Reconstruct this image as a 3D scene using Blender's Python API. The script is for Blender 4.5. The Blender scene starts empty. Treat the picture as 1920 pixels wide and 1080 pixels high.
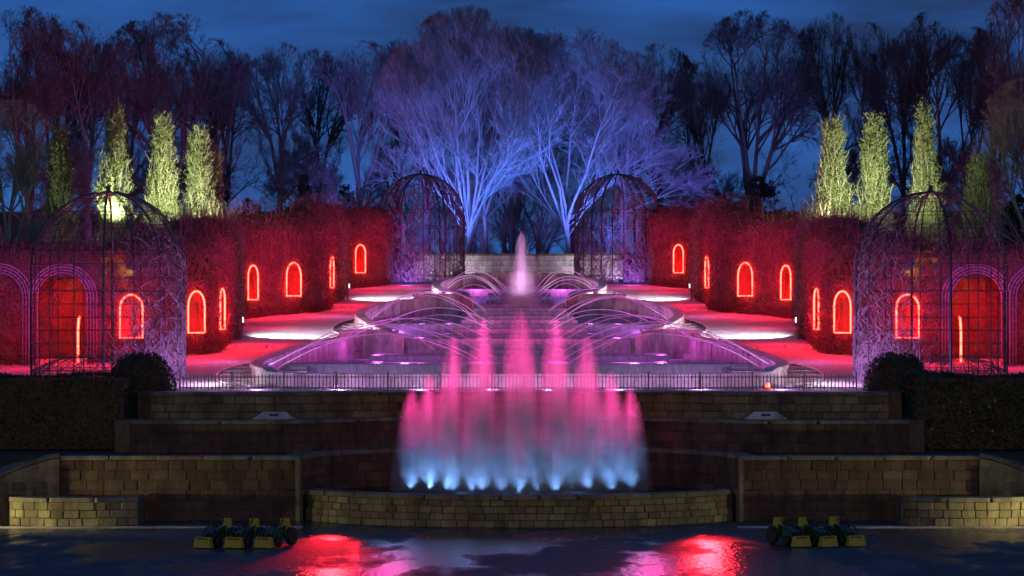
import bpy, bmesh, math, random
import numpy as np
from mathutils import Vector, Matrix, geometry
from math import pi, sin, cos, radians, sqrt, atan2

R = random.Random(7)
sc = bpy.context.scene
C = sc.collection

# ------------------------------------------------------------------ camera
# "D" is a depth in picture-space metres, world Y = K*D.  F and K fix the focal length.
K, F, CX, HY, EYE = 0.8, 6090.0, 974.0, 581.0, 4.7
cd = bpy.data.cameras.new('camera'); cam = bpy.data.objects.new('camera', cd); C.objects.link(cam)
cam.location = (0, 0, EYE); cam.rotation_euler = (pi/2, 0, 0)
cd.sensor_width = 36; cd.lens = F*K/1920*36
cd.shift_x = -(CX-960)/1920; cd.shift_y = (HY-540)/1920
cd.clip_start = 0.5; cd.clip_end = 5000
sc.camera = cam

def P(px, py, D): return Vector(((px-CX)/F*D, K*D, EYE-(py-HY)*D/F))
def X(px, D): return (px-CX)/F*D
def Zp(py, D): return EYE-(py-HY)*D/F

# ------------------------------------------------------------------ world, exposure
w = bpy.data.worlds.new('World'); sc.world = w; w.use_nodes = True
nt = w.node_tree; nt.nodes.clear()
def wn(t, **k):
    n = nt.nodes.new(t)
    for a, b in k.items(): setattr(n, a, b)
    return n
sky = wn('ShaderNodeTexSky', sky_type='NISHITA', sun_disc=False)
sky.sun_elevation = radians(-4.0); sky.sun_rotation = radians(60); sky.altitude = 60; sky.air_density = 1.6; sky.ozone_density = 4.0
tc = wn('ShaderNodeTexCoord'); mp = wn('ShaderNodeMapping'); mp.inputs['Scale'].default_value = (5.0, 5.0, 26.0); mp.inputs['Location'].default_value = (1.3, .4, 2.2)
nz = wn('ShaderNodeTexNoise'); nz.inputs['Scale'].default_value = 1.25; nz.inputs['Detail'].default_value = 5; nz.inputs['Roughness'].default_value = .55
cr = wn('ShaderNodeValToRGB'); cr.color_ramp.elements[0].position = .40; cr.color_ramp.elements[1].position = .66
cr.color_ramp.elements[0].color = (.020, .048, .15, 1); cr.color_ramp.elements[1].color = (.030, .135, .48, 1)
mx = wn('ShaderNodeMix', data_type='RGBA', blend_type='ADD'); mx.inputs[0].default_value = 1.0
bg = wn('ShaderNodeBackground'); out = wn('ShaderNodeOutputWorld')
sm = wn('ShaderNodeMix', data_type='RGBA', blend_type='MULTIPLY'); sm.inputs[0].default_value = 1.0
sm.inputs[7].default_value = (.10, .10, .10, 1)
L = nt.links
L.new(tc.outputs['Generated'], mp.inputs[0]); L.new(mp.outputs[0], nz.inputs['Vector']); L.new(nz.outputs['Fac'], cr.inputs[0])
L.new(sky.outputs[0], sm.inputs[6]); L.new(sm.outputs[2], mx.inputs[6]); L.new(cr.outputs[0], mx.inputs[7])
sx_ = wn('ShaderNodeSeparateXYZ'); gr = wn('ShaderNodeMapRange'); gr.inputs['From Min'].default_value = .0; gr.inputs['From Max'].default_value = .13; gr.inputs['To Min'].default_value = 1.2; gr.inputs['To Max'].default_value = .72
gm = wn('ShaderNodeMix', data_type='RGBA', blend_type='MULTIPLY'); gm.inputs[0].default_value = 1.0
L.new(tc.outputs['Generated'], sx_.inputs[0]); L.new(sx_.outputs[2], gr.inputs[0]); L.new(mx.outputs[2], gm.inputs[6]); L.new(gr.outputs[0], gm.inputs[7])
L.new(gm.outputs[2], bg.inputs[0]); L.new(bg.outputs[0], out.inputs[0]); bg.inputs[1].default_value = 1.0
sc.view_settings.view_transform = 'Standard'; sc.view_settings.look = 'None'
sc.view_settings.gamma = 1; sc.view_settings.exposure = 0; sc.view_settings.use_curve_mapping = False
cy = sc.cycles
cy.use_denoising = True
try: cy.denoiser = 'OPENIMAGEDENOISE'
except Exception: pass
cy.max_bounces = 5; cy.diffuse_bounces = 2; cy.glossy_bounces = 2; cy.transmission_bounces = 3; cy.transparent_max_bounces = 24
cy.volume_bounces = 0; cy.caustics_reflective = False; cy.caustics_refractive = False
cy.sample_clamp_indirect = 3.0; cy.use_adaptive_sampling = True; cy.adaptive_threshold = .035
cy.use_light_tree = True; cy.volume_step_rate = 1.0; cy.volume_max_steps = 128

# ------------------------------------------------------------------ materials
MATS = {}
def nodes_of(name):
    m = bpy.data.materials.new(name); m.use_nodes = True; t = m.node_tree; t.nodes.clear()
    o = t.nodes.new('ShaderNodeOutputMaterial')
    MATS[name] = m
    return m, t, o
def nn(t, typ, ins=None, **k):
    n = t.nodes.new(typ)
    for a, b in k.items(): setattr(n, a, b)
    for a, b in (ins or {}).items(): n.inputs[a].default_value = b
    return n
def basic(name, c1, c2=None, scale=8, rough=.7, bump=0, detail=4, spec=.4, metal=0, objrand=0, coord='Object', bscale=None, emis=None, estr=0, stretch=(1,1,1), rough2=None, stain=0):
    m, t, o = nodes_of(name)
    b = nn(t, 'ShaderNodeBsdfPrincipled', {'Roughness': rough, 'Specular IOR Level': spec, 'Metallic': metal})
    tc = nn(t, 'ShaderNodeTexCoord'); mp = nn(t, 'ShaderNodeMapping', {'Scale': stretch})
    t.links.new(tc.outputs[coord], mp.inputs[0])
    c2 = c2 or tuple(v*.7 for v in c1)
    n = nn(t, 'ShaderNodeTexNoise', {'Scale': scale, 'Detail': detail, 'Roughness': .6})
    t.links.new(mp.outputs[0], n.inputs['Vector'])
    r = nn(t, 'ShaderNodeValToRGB'); r.color_ramp.elements[0].position = .3; r.color_ramp.elements[1].position = .7
    r.color_ramp.elements[0].color = (*c2, 1); r.color_ramp.elements[1].color = (*c1, 1)
    t.links.new(n.outputs['Fac'], r.inputs[0]); col = r.outputs[0]
    if objrand:
        oi = nn(t, 'ShaderNodeObjectInfo'); h = nn(t, 'ShaderNodeHueSaturation')
        mr = nn(t, 'ShaderNodeMapRange', {'To Min': 1-objrand, 'To Max': 1+objrand}); t.links.new(oi.outputs['Random'], mr.inputs[0])
        mr2 = nn(t, 'ShaderNodeMapRange', {'To Min': .47, 'To Max': .525})
        ml = nn(t, 'ShaderNodeMath', {1: 7.31}, operation='MULTIPLY'); fr = nn(t, 'ShaderNodeMath', operation='FRACT')
        t.links.new(oi.outputs['Random'], ml.inputs[0]); t.links.new(ml.outputs[0], fr.inputs[0]); t.links.new(fr.outputs[0], mr2.inputs[0])
        t.links.new(mr.outputs[0], h.inputs['Value']); t.links.new(mr2.outputs[0], h.inputs['Hue']); t.links.new(col, h.inputs['Color']); col = h.outputs[0]
    if stain:
        ge = nn(t, 'ShaderNodeNewGeometry'); ms = nn(t, 'ShaderNodeMapping', {'Scale': (1.6, 1.6, .55)}); t.links.new(ge.outputs['Position'], ms.inputs[0])
        ns = nn(t, 'ShaderNodeTexNoise', {'Scale': 1.3, 'Detail': 6, 'Roughness': .65}); t.links.new(ms.outputs[0], ns.inputs['Vector'])
        sr = nn(t, 'ShaderNodeMapRange', {'From Min': .38, 'From Max': .62, 'To Min': 1-stain, 'To Max': 1.12}); t.links.new(ns.outputs['Fac'], sr.inputs[0])
        mu = nn(t, 'ShaderNodeMix', data_type='RGBA', blend_type='MULTIPLY'); mu.inputs[0].default_value = 1; t.links.new(col, mu.inputs[6]); t.links.new(sr.outputs[0], mu.inputs[7]); col = mu.outputs[2]
    t.links.new(col, b.inputs['Base Color'])
    if rough2 is not None:
        mr = nn(t, 'ShaderNodeMapRange', {'From Min': .35, 'From Max': .65, 'To Min': rough, 'To Max': rough2})
        t.links.new(n.outputs['Fac'], mr.inputs[0]); t.links.new(mr.outputs[0], b.inputs['Roughness'])
    if bump:
        n2 = nn(t, 'ShaderNodeTexNoise', {'Scale': bscale or scale*4, 'Detail': 5}); t.links.new(mp.outputs[0], n2.inputs['Vector'])
        bp = nn(t, 'ShaderNodeBump', {'Strength': bump, 'Distance': .03}); t.links.new(n2.outputs['Fac'], bp.inputs['Height']); t.links.new(bp.outputs[0], b.inputs['Normal'])
    if emis:
        b.inputs['Emission Color'].default_value = (*emis, 1); b.inputs['Emission Strength'].default_value = estr
    t.links.new(b.outputs[0], o.inputs[0])
    return m
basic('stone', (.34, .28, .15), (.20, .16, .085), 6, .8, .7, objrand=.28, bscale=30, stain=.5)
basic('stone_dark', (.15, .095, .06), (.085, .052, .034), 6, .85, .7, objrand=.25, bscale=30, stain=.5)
basic('mortar', (.09, .08, .065), (.05, .045, .04), 12, .95, .3)
basic('coping', (.24, .20, .14), (.14, .115, .08), 5, .7, .4, objrand=.12, bscale=40, stain=.5)
basic('pale_stone', (.62, .57, .52), (.42, .38, .34), 5, .55, .5, bscale=26, objrand=.08, stain=.5)
basic('panel_stone', (.50, .44, .42), (.30, .25, .25), 3, .5, .4, bscale=16, objrand=.15, stain=.5)
basic('gravel', (.52, .48, .44), (.25, .22, .21), 9, .9, 1.0, bscale=16, detail=8)
basic('soil', (.06, .05, .04), (.03, .026, .02), 4, .95, .5)
basic('grass', (.045, .07, .025), (.025, .04, .015), 3, .9, .5)
basic('iron', (.03, .03, .034), (.02, .02, .022), 20, .5, spec=.5)
basic('iron_grey', (.16, .16, .18), (.10, .10, .11), 20, .45, spec=.6)
basic('bark', (.16, .13, .11), (.08, .065, .055), 14, .85, .4, stretch=(1, 1, .3), bscale=30)
basic('bark_grey', (.30, .28, .26), (.17, .155, .145), 9, .8, .4, stretch=(1, 1, .4), bscale=24)
basic('twig', (.13, .10, .09), (.08, .06, .055), 9, .9)
basic('twig_grey', (.27, .25, .24), (.16, .145, .14), 9, .85)
basic('vine', (.22, .19, .19), (.12, .10, .10), 12, .85)
basic('black_rubber', (.014, .014, .014), (.009, .009, .009), 20, .6)
basic('green_plastic', (.012, .055, .022), (.009, .04, .017), 20, .35, spec=.5)
basic('yellow_plastic', (.42, .36, .03), (.34, .28, .02), 12, .4, spec=.5)
basic('chrome', (.5, .5, .5), (.4, .4, .4), 12, .25, metal=1)
basic('dark_metal', (.05, .05, .055), (.03, .03, .03), 20, .4, metal=.6)
basic('orange_plastic', (.75, .10, .03), (.6, .07, .02), 8, .5)
basic('white_band', (.75, .75, .72), (.6, .6, .6), 8, .5)

def leaf_mat(name, c1, c2, trans=.35, rough=.7, scale=2.5):
    m, t, o = nodes_of(name)
    tc = nn(t, 'ShaderNodeTexCoord'); n = nn(t, 'ShaderNodeTexNoise', {'Scale': scale, 'Detail': 4}); t.links.new(tc.outputs['Object'], n.inputs['Vector'])
    r = nn(t, 'ShaderNodeValToRGB'); r.color_ramp.elements[0].position = .32; r.color_ramp.elements[1].position = .68
    r.color_ramp.elements[0].color = (*c2, 1); r.color_ramp.elements[1].color = (*c1, 1); t.links.new(n.outputs['Fac'], r.inputs[0])
    d = nn(t, 'ShaderNodeBsdfPrincipled', {'Roughness': rough, 'Specular IOR Level': .3}); tr = nn(t, 'ShaderNodeBsdfTranslucent')
    mx = nn(t, 'ShaderNodeMixShader', {0: trans})
    t.links.new(r.outputs[0], d.inputs['Base Color']); t.links.new(r.outputs[0], tr.inputs[0])
    t.links.new(d.outputs[0], mx.inputs[1]); t.links.new(tr.outputs[0], mx.inputs[2]); t.links.new(mx.outputs[0], o.inputs[0])
    return m
leaf_mat('hedge_leaf', (.18, .10, .055), (.11, .062, .036), scale=2.2)
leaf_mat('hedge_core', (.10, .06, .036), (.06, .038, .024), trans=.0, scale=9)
leaf_mat('cypress_leaf', (.16, .18, .07), (.07, .085, .03), trans=.3)
leaf_mat('box_leaf', (.045, .06, .022), (.02, .03, .011), trans=.2, rough=.45)
leaf_mat('laurel_leaf', (.045, .07, .03), (.02, .035, .014), trans=.15, rough=.25)
leaf_mat('yew_leaf', (.022, .034, .016), (.012, .018, .009), trans=.15)

def neon_mat():
    m, t, o = nodes_of('neon_red')
    e = nn(t, 'ShaderNodeEmission', {'Color': (1, .022, .013, 1), 'Strength': 34})
    t.links.new(e.outputs[0], o.inputs[0])
neon_mat()
def lens_mat(name, col, st):
    m, t, o = nodes_of(name); e = nn(t, 'ShaderNodeEmission', {'Color': (*col, 1), 'Strength': st}); t.links.new(e.outputs[0], o.inputs[0])
lens_mat('lens_white', (.85, .88, 1), 14); lens_mat('lens_pink', (1, .06, .4), 5); lens_mat('lens_blue', (.1, .3, 1), 5)

def water_mat(name, col, rough, bscale, bump, stretch=(1,1,1)):
    m, t, o = nodes_of(name)
    b = nn(t, 'ShaderNodeBsdfPrincipled', {'Base Color': (*col, 1), 'Roughness': rough, 'IOR': 1.33, 'Specular IOR Level': .6})
    tc = nn(t, 'ShaderNodeTexCoord'); mp = nn(t, 'ShaderNodeMapping', {'Scale': stretch}); n = nn(t, 'ShaderNodeTexNoise', {'Scale': bscale, 'Detail': 3})
    bp = nn(t, 'ShaderNodeBump', {'Strength': bump, 'Distance': .02})
    t.links.new(tc.outputs['Object'], mp.inputs[0]); t.links.new(mp.outputs[0], n.inputs['Vector']); t.links.new(n.outputs['Fac'], bp.inputs['Height']); t.links.new(bp.outputs[0], b.inputs['Normal'])
    t.links.new(b.outputs[0], o.inputs[0])
water_mat('pool_water', (.05, .045, .055), .12, 6, .5)
water_mat('ledge_water', (.02, .022, .028), .2, 5, .3)
def veil_mat():
    m, t, o = nodes_of('water_veil')
    tc = nn(t, 'ShaderNodeTexCoord'); mp = nn(t, 'ShaderNodeMapping', {'Scale': (3.5, .5, 1.2)}); n = nn(t, 'ShaderNodeTexNoise', {'Scale': 2.2, 'Detail': 5})
    t.links.new(tc.outputs['Object'], mp.inputs[0]); t.links.new(mp.outputs[0], n.inputs['Vector'])
    r = nn(t, 'ShaderNodeValToRGB'); r.color_ramp.elements[0].position = .35; r.color_ramp.elements[1].position = .7
    r.color_ramp.elements[0].color = (.4,)*3+(1,); r.color_ramp.elements[1].color = (.85,)*3+(1,); t.links.new(n.outputs['Fac'], r.inputs[0])
    d = nn(t, 'ShaderNodeBsdfPrincipled', {'Base Color': (.42, .42, .46, 1), 'Roughness': .22, 'Specular IOR Level': .6}); tp = nn(t, 'ShaderNodeBsdfTransparent')
    mx = nn(t, 'ShaderNodeMixShader'); t.links.new(r.outputs[0], mx.inputs[0]); t.links.new(tp.outputs[0], mx.inputs[1]); t.links.new(d.outputs[0], mx.inputs[2]); t.links.new(mx.outputs[0], o.inputs[0])
veil_mat()
def jet_mat():
    m, t, o = nodes_of('jet_water')
    d = nn(t, 'ShaderNodeBsdfDiffuse', {'Color': (.85, .85, .9, 1)}); tr = nn(t, 'ShaderNodeBsdfTranslucent', {'Color': (.85, .85, .9, 1)}); a = nn(t, 'ShaderNodeAddShader')
    m0 = nn(t, 'ShaderNodeMixShader', {0: .5}); tp = nn(t, 'ShaderNodeBsdfTransparent'); mx = nn(t, 'ShaderNodeMixShader', {0: .55})
    t.links.new(d.outputs[0], m0.inputs[1]); t.links.new(tr.outputs[0], m0.inputs[2]); t.links.new(tp.outputs[0], mx.inputs[1]); t.links.new(m0.outputs[0], mx.inputs[2]); t.links.new(mx.outputs[0], o.inputs[0])
jet_mat()
def spray_mat(name, dens, core, power=.55, edge=1.6, streak=False):
    # spray of fine drops: density falls off from the axis of the plume (object space: radius 1, height 1)
    m, t, o = nodes_of(name)
    tc = nn(t, 'ShaderNodeTexCoord'); sp = nn(t, 'ShaderNodeSeparateXYZ'); t.links.new(tc.outputs['Object'], sp.inputs[0])
    def math(op, a, b=None, clamp=False):
        n = nn(t, 'ShaderNodeMath', operation=op); n.use_clamp = clamp
        for i, v in enumerate((a, b)):
            if v is None: continue
            if isinstance(v, (int, float)): n.inputs[i].default_value = v
            else: t.links.new(v, n.inputs[i])
        return n.outputs[0]
    x2 = math('MULTIPLY', sp.outputs[0], sp.outputs[0]); y2 = math('MULTIPLY', sp.outputs[1], sp.outputs[1]); r = math('SQRT', math('ADD', x2, y2))
    prof = math('POWER', math('MAXIMUM', math('SUBTRACT', 1.0, sp.outputs[2]), .0001), power)
    q = math('DIVIDE', r, math('MAXIMUM', prof, .02)); f = math('SUBTRACT', 1.0, q, clamp=True); f = math('POWER', f, edge)
    c = math('MULTIPLY', math('POWER', 2.718, math('MULTIPLY', math('MULTIPLY', r, r), -90.0)), core)
    top = math('SUBTRACT', 1.08, sp.outputs[2], clamp=True); top = math('POWER', top, .7)
    dd = math('MULTIPLY', math('ADD', math('MULTIPLY', f, dens), c), top)
    if streak:
        oi = nn(t, 'ShaderNodeObjectInfo'); ad = nn(t, 'ShaderNodeVectorMath', operation='ADD'); sc_ = nn(t, 'ShaderNodeVectorMath', operation='SCALE'); sc_.inputs[3].default_value = 40
        cb = nn(t, 'ShaderNodeCombineXYZ'); t.links.new(oi.outputs['Random'], cb.inputs[0]); t.links.new(cb.outputs[0], sc_.inputs[0])
        mp = nn(t, 'ShaderNodeMapping', {'Scale': (3.4, 3.4, 1.1)}); t.links.new(tc.outputs['Object'], mp.inputs[0]); t.links.new(mp.outputs[0], ad.inputs[0]); t.links.new(sc_.outputs[0], ad.inputs[1])
        no = nn(t, 'ShaderNodeTexNoise', {'Scale': 1.0, 'Detail': 2}); t.links.new(ad.outputs[0], no.inputs['Vector'])
        mr = nn(t, 'ShaderNodeMapRange', {'From Min': .34, 'From Max': .66, 'To Min': .15, 'To Max': 1.9}); t.links.new(no.outputs['Fac'], mr.inputs[0]); dd = math('MULTIPLY', dd, mr.outputs[0])
    v = nn(t, 'ShaderNodeVolumeScatter', {'Color': (.97, .97, .97, 1), 'Anisotropy': 0.0}); t.links.new(dd, v.inputs['Density']); t.links.new(v.outputs[0], o.inputs['Volume'])
spray_mat('front_spray', 4.0, 3.0, power=.47, edge=1.3, streak=True)
spray_mat('centre_spray', 2.2, 30.0, power=.8, edge=1.7)

def plaza_mat():
    m, t, o = nodes_of('wet_plaza')
    b = nn(t, 'ShaderNodeBsdfPrincipled', {'Specular IOR Level': .4})
    tc = nn(t, 'ShaderNodeTexCoord'); mp = nn(t, 'ShaderNodeMapping', {'Scale': (.35, .16, 1)}); t.links.new(tc.outputs['Object'], mp.inputs[0])
    n = nn(t, 'ShaderNodeTexNoise', {'Scale': 1.0, 'Detail': 6, 'Roughness': .62}); t.links.new(mp.outputs[0], n.inputs['Vector'])
    mr = nn(t, 'ShaderNodeMapRange', {'From Min': .46, 'From Max': .54, 'To Min': .22, 'To Max': .7}); t.links.new(n.outputs['Fac'], mr.inputs[0]); t.links.new(mr.outputs[0], b.inputs['Roughness'])
    n2 = nn(t, 'ShaderNodeTexNoise', {'Scale': 3.0, 'Detail': 6}); t.links.new(tc.outputs['Object'], n2.inputs['Vector'])
    r = nn(t, 'ShaderNodeValToRGB'); r.color_ramp.elements[0].position = .3; r.color_ramp.elements[1].position = .7
    r.color_ramp.elements[0].color = (.035, .03, .035, 1); r.color_ramp.elements[1].color = (.085, .075, .08, 1); t.links.new(n2.outputs['Fac'], r.inputs[0]); t.links.new(r.outputs[0], b.inputs['Base Color'])
    n3 = nn(t, 'ShaderNodeTexNoise', {'Scale': 9.0, 'Detail': 5}); mp3 = nn(t, 'ShaderNodeMapping', {'Scale': (1, .5, 1)}); t.links.new(tc.outputs['Object'], mp3.inputs[0]); t.links.new(mp3.outputs[0], n3.inputs['Vector'])
    bp = nn(t, 'ShaderNodeBump', {'Strength': .8, 'Distance': .03}); t.links.new(n3.outputs['Fac'], bp.inputs['Height']); t.links.new(bp.outputs[0], b.inputs['Normal'])
    t.links.new(b.outputs[0], o.inputs[0])
plaza_mat()

# ------------------------------------------------------------------ object helpers
def link(o, parent=None):
    C.objects.link(o)
    if parent: o.parent = parent
    return o
def mesh_obj(name, verts, faces, mat, parent=None, smooth=False):
    me = bpy.data.meshes.new(name); me.from_pydata([tuple(v) for v in verts], [], faces); me.materials.append(MATS[mat])
    if smooth: me.shade_smooth()
    return link(bpy.data.objects.new(name, me), parent)
def np_mesh(name, V, Q, mat, smooth=False):
    """V (n,3), Q (m,k) faces of equal size"""
    me = bpy.data.meshes.new(name); k = Q.shape[1]
    me.vertices.add(len(V)); me.vertices.foreach_set('co', np.ascontiguousarray(V, dtype=np.float32).ravel())
    me.loops.add(Q.size); me.loops.foreach_set('vertex_index', np.ascontiguousarray(Q, dtype=np.int32).ravel())
    me.polygons.add(len(Q)); me.polygons.foreach_set('loop_start', np.arange(0, Q.size, k, dtype=np.int32)); me.polygons.foreach_set('loop_total', np.full(len(Q), k, dtype=np.int32))
    if smooth: me.polygons.foreach_set('use_smooth', np.ones(len(Q), dtype=bool))
    me.update(calc_edges=True); me.materials.append(MATS[mat]); return me
def tag(o, label, cat, group=None, kind=None):
    if label: o['label'] = label
    if cat: o['category'] = cat
    if group: o['group'] = group
    if kind: o['kind'] = kind
    return o
def thing(name, label, cat, loc=(0,0,0), rz=0, group=None, scale=None):
    o = bpy.data.objects.new(name, None); link(o); o.location = loc; o.rotation_euler = (0, 0, rz); o.empty_display_size = .3
    if scale: o.scale = scale
    return tag(o, label, cat, group)
def inst(name, me, parent, loc=(0,0,0), rot=(0,0,0), scale=(1,1,1)):
    o = bpy.data.objects.new(name, me); link(o, parent); o.location = loc; o.rotation_euler = rot; o.scale = scale; return o
class MB:
    def __init__(s): s.v, s.f = [], []
    def box(s, c, size, rz=0, taper=1.0):
        b = len(s.v); hx, hy, hz = size[0]/2, size[1]/2, size[2]/2; ca, sa = cos(rz), sin(rz)
        for z, k in ((-hz, 1), (hz, taper)):
            for x, y in ((-hx, -hy), (hx, -hy), (hx, hy), (-hx, hy)):
                x *= k; y *= k; s.v.append((c[0]+x*ca-y*sa, c[1]+x*sa+y*ca, c[2]+z))
        s.f += [(b+3, b+2, b+1, b), (b+4, b+5, b+6, b+7)] + [(b+i, b+(i+1)%4, b+4+(i+1)%4, b+4+i) for i in range(4)]
        return s
    def tube(s, pts, r, n=6, cap=True, closed=False):
        pts = [Vector(p) for p in pts]; b = len(s.v); m = len(pts)
        rr = r if isinstance(r, (list, tuple)) else [r]*m
        up = None
        for i, p in enumerate(pts):
            d = (pts[(i+1) % m] - pts[i-1]) if (closed or 0 < i < m-1) else (pts[1]-pts[0] if i == 0 else pts[-1]-pts[-2])
            if d.length < 1e-9: d = Vector((0, 0, 1))
            d.normalize()
            if up is None: up = d.orthogonal().normalized()
            u = (up - d*up.dot(d)); u = u.normalized() if u.length > 1e-6 else d.orthogonal().normalized(); up = u; v = d.cross(u)
            for k in range(n):
                a = 2*pi*k/n; s.v.append(tuple(p + (u*cos(a)+v*sin(a))*rr[i]))
        for i in range(m if closed else m-1):
            j = (i+1) % m
            for k in range(n): s.f.append((b+i*n+k, b+i*n+(k+1)%n, b+j*n+(k+1)%n, b+j*n+k))
        if cap and not closed: s.f.append(tuple(b+k for k in reversed(range(n)))); s.f.append(tuple(b+(m-1)*n+k for k in range(n)))
        return s
    def lathe(s, prof, c=(0,0,0), n=20, axis='Z'):
        b = len(s.v); m = len(prof)
        for r, z in prof:
            for k in range(n):
                a = 2*pi*k/n
                p = {'Z': (r*cos(a), r*sin(a), z), 'X': (z, r*cos(a), r*sin(a)), 'Y': (r*sin(a), z, r*cos(a))}[axis]
                s.v.append((c[0]+p[0], c[1]+p[1], c[2]+p[2]))
        for i in range(m-1):
            for k in range(n): s.f.append((b+i*n+k, b+i*n+(k+1)%n, b+(i+1)*n+(k+1)%n, b+(i+1)*n+k))
        if prof[0][0] > 1e-5: s.f.append(tuple(b+k for k in reversed(range(n))))
        if prof[-1][0] > 1e-5: s.f.append(tuple(b+(m-1)*n+k for k in range(n)))
        return s
    def build(s, name, mat, parent=None, smooth=False): return mesh_obj(name, s.v, s.f, mat, parent, smooth)
def rounded_box(mat, seed, name):
    bm = bmesh.new(); bmesh.ops.create_cube(bm, size=1.0); rr = random.Random(seed)
    bmesh.ops.bevel(bm, geom=bm.edges[:], offset=.07, segments=1, affect='EDGES')
    for v in bm.verts: v.co += Vector((rr.uniform(-.02, .02), rr.uniform(-.05, .05), rr.uniform(-.03, .03)))
    me = bpy.data.meshes.new(name); bm.to_mesh(me); bm.free(); me.materials.append(MATS[mat]); return me
STONE = {m: [rounded_box(m, i, 'stone') for i in range(5)] for m in ('stone', 'stone_dark', 'panel_stone', 'coping')}

def resample(pts, step):
    pts = [Vector(p) for p in pts]; out = []; acc = 0
    ds = [0]
    for a, b in zip(pts, pts[1:]): ds.append(ds[-1]+(b-a).length)
    n = max(2, int(round(ds[-1]/step))+1)
    for i in range(n):
        t = ds[-1]*i/(n-1); j = max(0, min(len(pts)-2, next((k for k in range(len(ds)-1) if ds[k+1] >= t-1e-9), len(pts)-2)))
        u = (t-ds[j])/max(1e-9, ds[j+1]-ds[j]); out.append(pts[j].lerp(pts[j+1], u))
    return out
def smooth_path(pts, step):
    """Catmull-Rom through pts, resampled"""
    p = [Vector(q) for q in pts]; p = [p[0]*2-p[1]] + p + [p[-1]*2-p[-2]]; o = []
    for i in range(1, len(p)-2):
        for k in range(10):
            t = k/10; a, b, c, d = p[i-1], p[i], p[i+1], p[i+2]
            o.append(.5*((2*b)+(c-a)*t+(2*a-5*b+4*c-d)*t*t+(3*b-a-3*c+d)*t*t*t))
    o.append(p[-2]); return resample(o, step)
def along(path, t):
    """point and tangent at arc length t of a dense path"""
    acc = 0
    for a, b in zip(path, path[1:]):
        l = (b-a).length
        if acc+l >= t or b is path[-1]: return a.lerp(b, max(0, min(1, (t-acc)/max(l, 1e-9)))), (b-a).normalized()
        acc += l
def plen(path): return sum((b-a).length for a, b in zip(path, path[1:]))
def ribbon_wall(name, path, z0, z1, thick, mat, parent=None, side=1, smooth=False):
    """solid wall along a 2D path; z0,z1 numbers or functions of the point; thickness to the left*side of travel"""
    n = len(path); v = []
    for i, p in enumerate(path):
        d = (path[min(i+1, n-1)]-path[max(i-1, 0)]).normalized(); nr = Vector((-d.y, d.x))*side*(thick(p) if callable(thick) else thick)
        a = z0(p) if callable(z0) else z0; b = z1(p) if callable(z1) else z1
        v += [(p.x, p.y, a), (p.x, p.y, b), (p.x+nr.x, p.y+nr.y, b), (p.x+nr.x, p.y+nr.y, a)]
    f = []
    for i in range(n-1):
        for k in range(4): f.append((i*4+k, i*4+(k+1)%4, i*4+4+(k+1)%4, i*4+4+k))
    f += [(0, 3, 2, 1), tuple((n-1)*4+k for k in range(4))]
    return mesh_obj(name, v, f, mat, parent, smooth)
def stone_wall(parent, path, z0, heights, slen, mat, proud=.03, depth=.14, gap=.014, seed=1, zf=None):
    """courses of separate stones on the outside (right-hand side) of a path"""
    rr = random.Random(seed); total = plen(path); z = z0
    for ci, h in enumerate(heights):
        t = -rr.random()*slen
        while t < total-.05:
            l = slen*rr.uniform(.72, 1.3); a, b = max(0, t), min(total, t+l); t += l
            if total-b < slen*.3: b = total; t = total
            if b-a < .1: continue
            p, d = along(path, (a+b)/2); nr = Vector((d.y, -d.x)); off = proud+rr.uniform(-.012, .012)-depth/2
            zz = z + (zf(p) if zf else 0)
            o = inst('stone', rr.choice(STONE[mat]), parent, (p.x+nr.x*off, p.y+nr.y*off, zz+h/2), (0, 0, atan2(d.y, d.x)), (b-a-gap, depth, h-gap))
        z += h
def coping_run(parent, path, z, h, wdt, over, slen, seed=1, mat='coping'):
    rr = random.Random(seed); total = plen(path); n = max(1, round(total/slen))
    for i in range(n):
        a, b = total*i/n, total*(i+1)/n; p, d = along(path, (a+b)/2); nr = Vector((d.y, -d.x)); off = over-wdt/2
        inst('coping_stone', rr.choice(STONE[mat]), parent, (p.x+nr.x*off, p.y+nr.y*off, z+h/2+rr.uniform(-.003, .003)), (0, 0, atan2(d.y, d.x)), (b-a-.008, wdt, h))

LIGHTS = []
def lamp(name, loc, col, power, kind='POINT', target=None, size=.1, angle=60, blend=.5):
    ld = bpy.data.lights.new(name, kind); ld.color = col; ld.energy = power; ld.shadow_soft_size = size
    if kind == 'SPOT': ld.spot_size = radians(angle); ld.spot_blend = blend
    o = bpy.data.objects.new(name, ld); link(o); o.location = loc
    if target is not None: o.rotation_euler = (Vector(target)-Vector(loc)).to_track_quat('-Z', 'Y').to_euler()
    return o
BLUE = (.06, .19, 1); DEEP = (.10, .16, 1); VIOLET = (.55, .14, 1); MAG = (1, .05, .42); RED = (1, .012, .02); WHITE = (.9, .88, 1); GREEN = (.66, 1, .16); CYAN = (.22, .52, 1); WARM = (1, .74, .34); LILAC = (.85, .3, 1)

# ------------------------------------------------------------------ terrain heights
def Zg(D):
    if D < 79: return 2.75
    z = 2.75+(D-80)*.0485 if D > 80 else 2.75
    if D > 150: z = 2.75+70*.0485 + (min(D, 158)-150)*.1
    if 80 < D < 150:       # low risers across the paths
        for e in (97.3, 122.5):
            t = D-e; 
            if -6 < t < 0: z -= .10*(1+t/6)
            elif 0 <= t < 6: z += .06*(1-t/6)
    return z
def W(x, D, z=None): return Vector((x, K*D)) if z is None else Vector((x, K*D, z))

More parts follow.
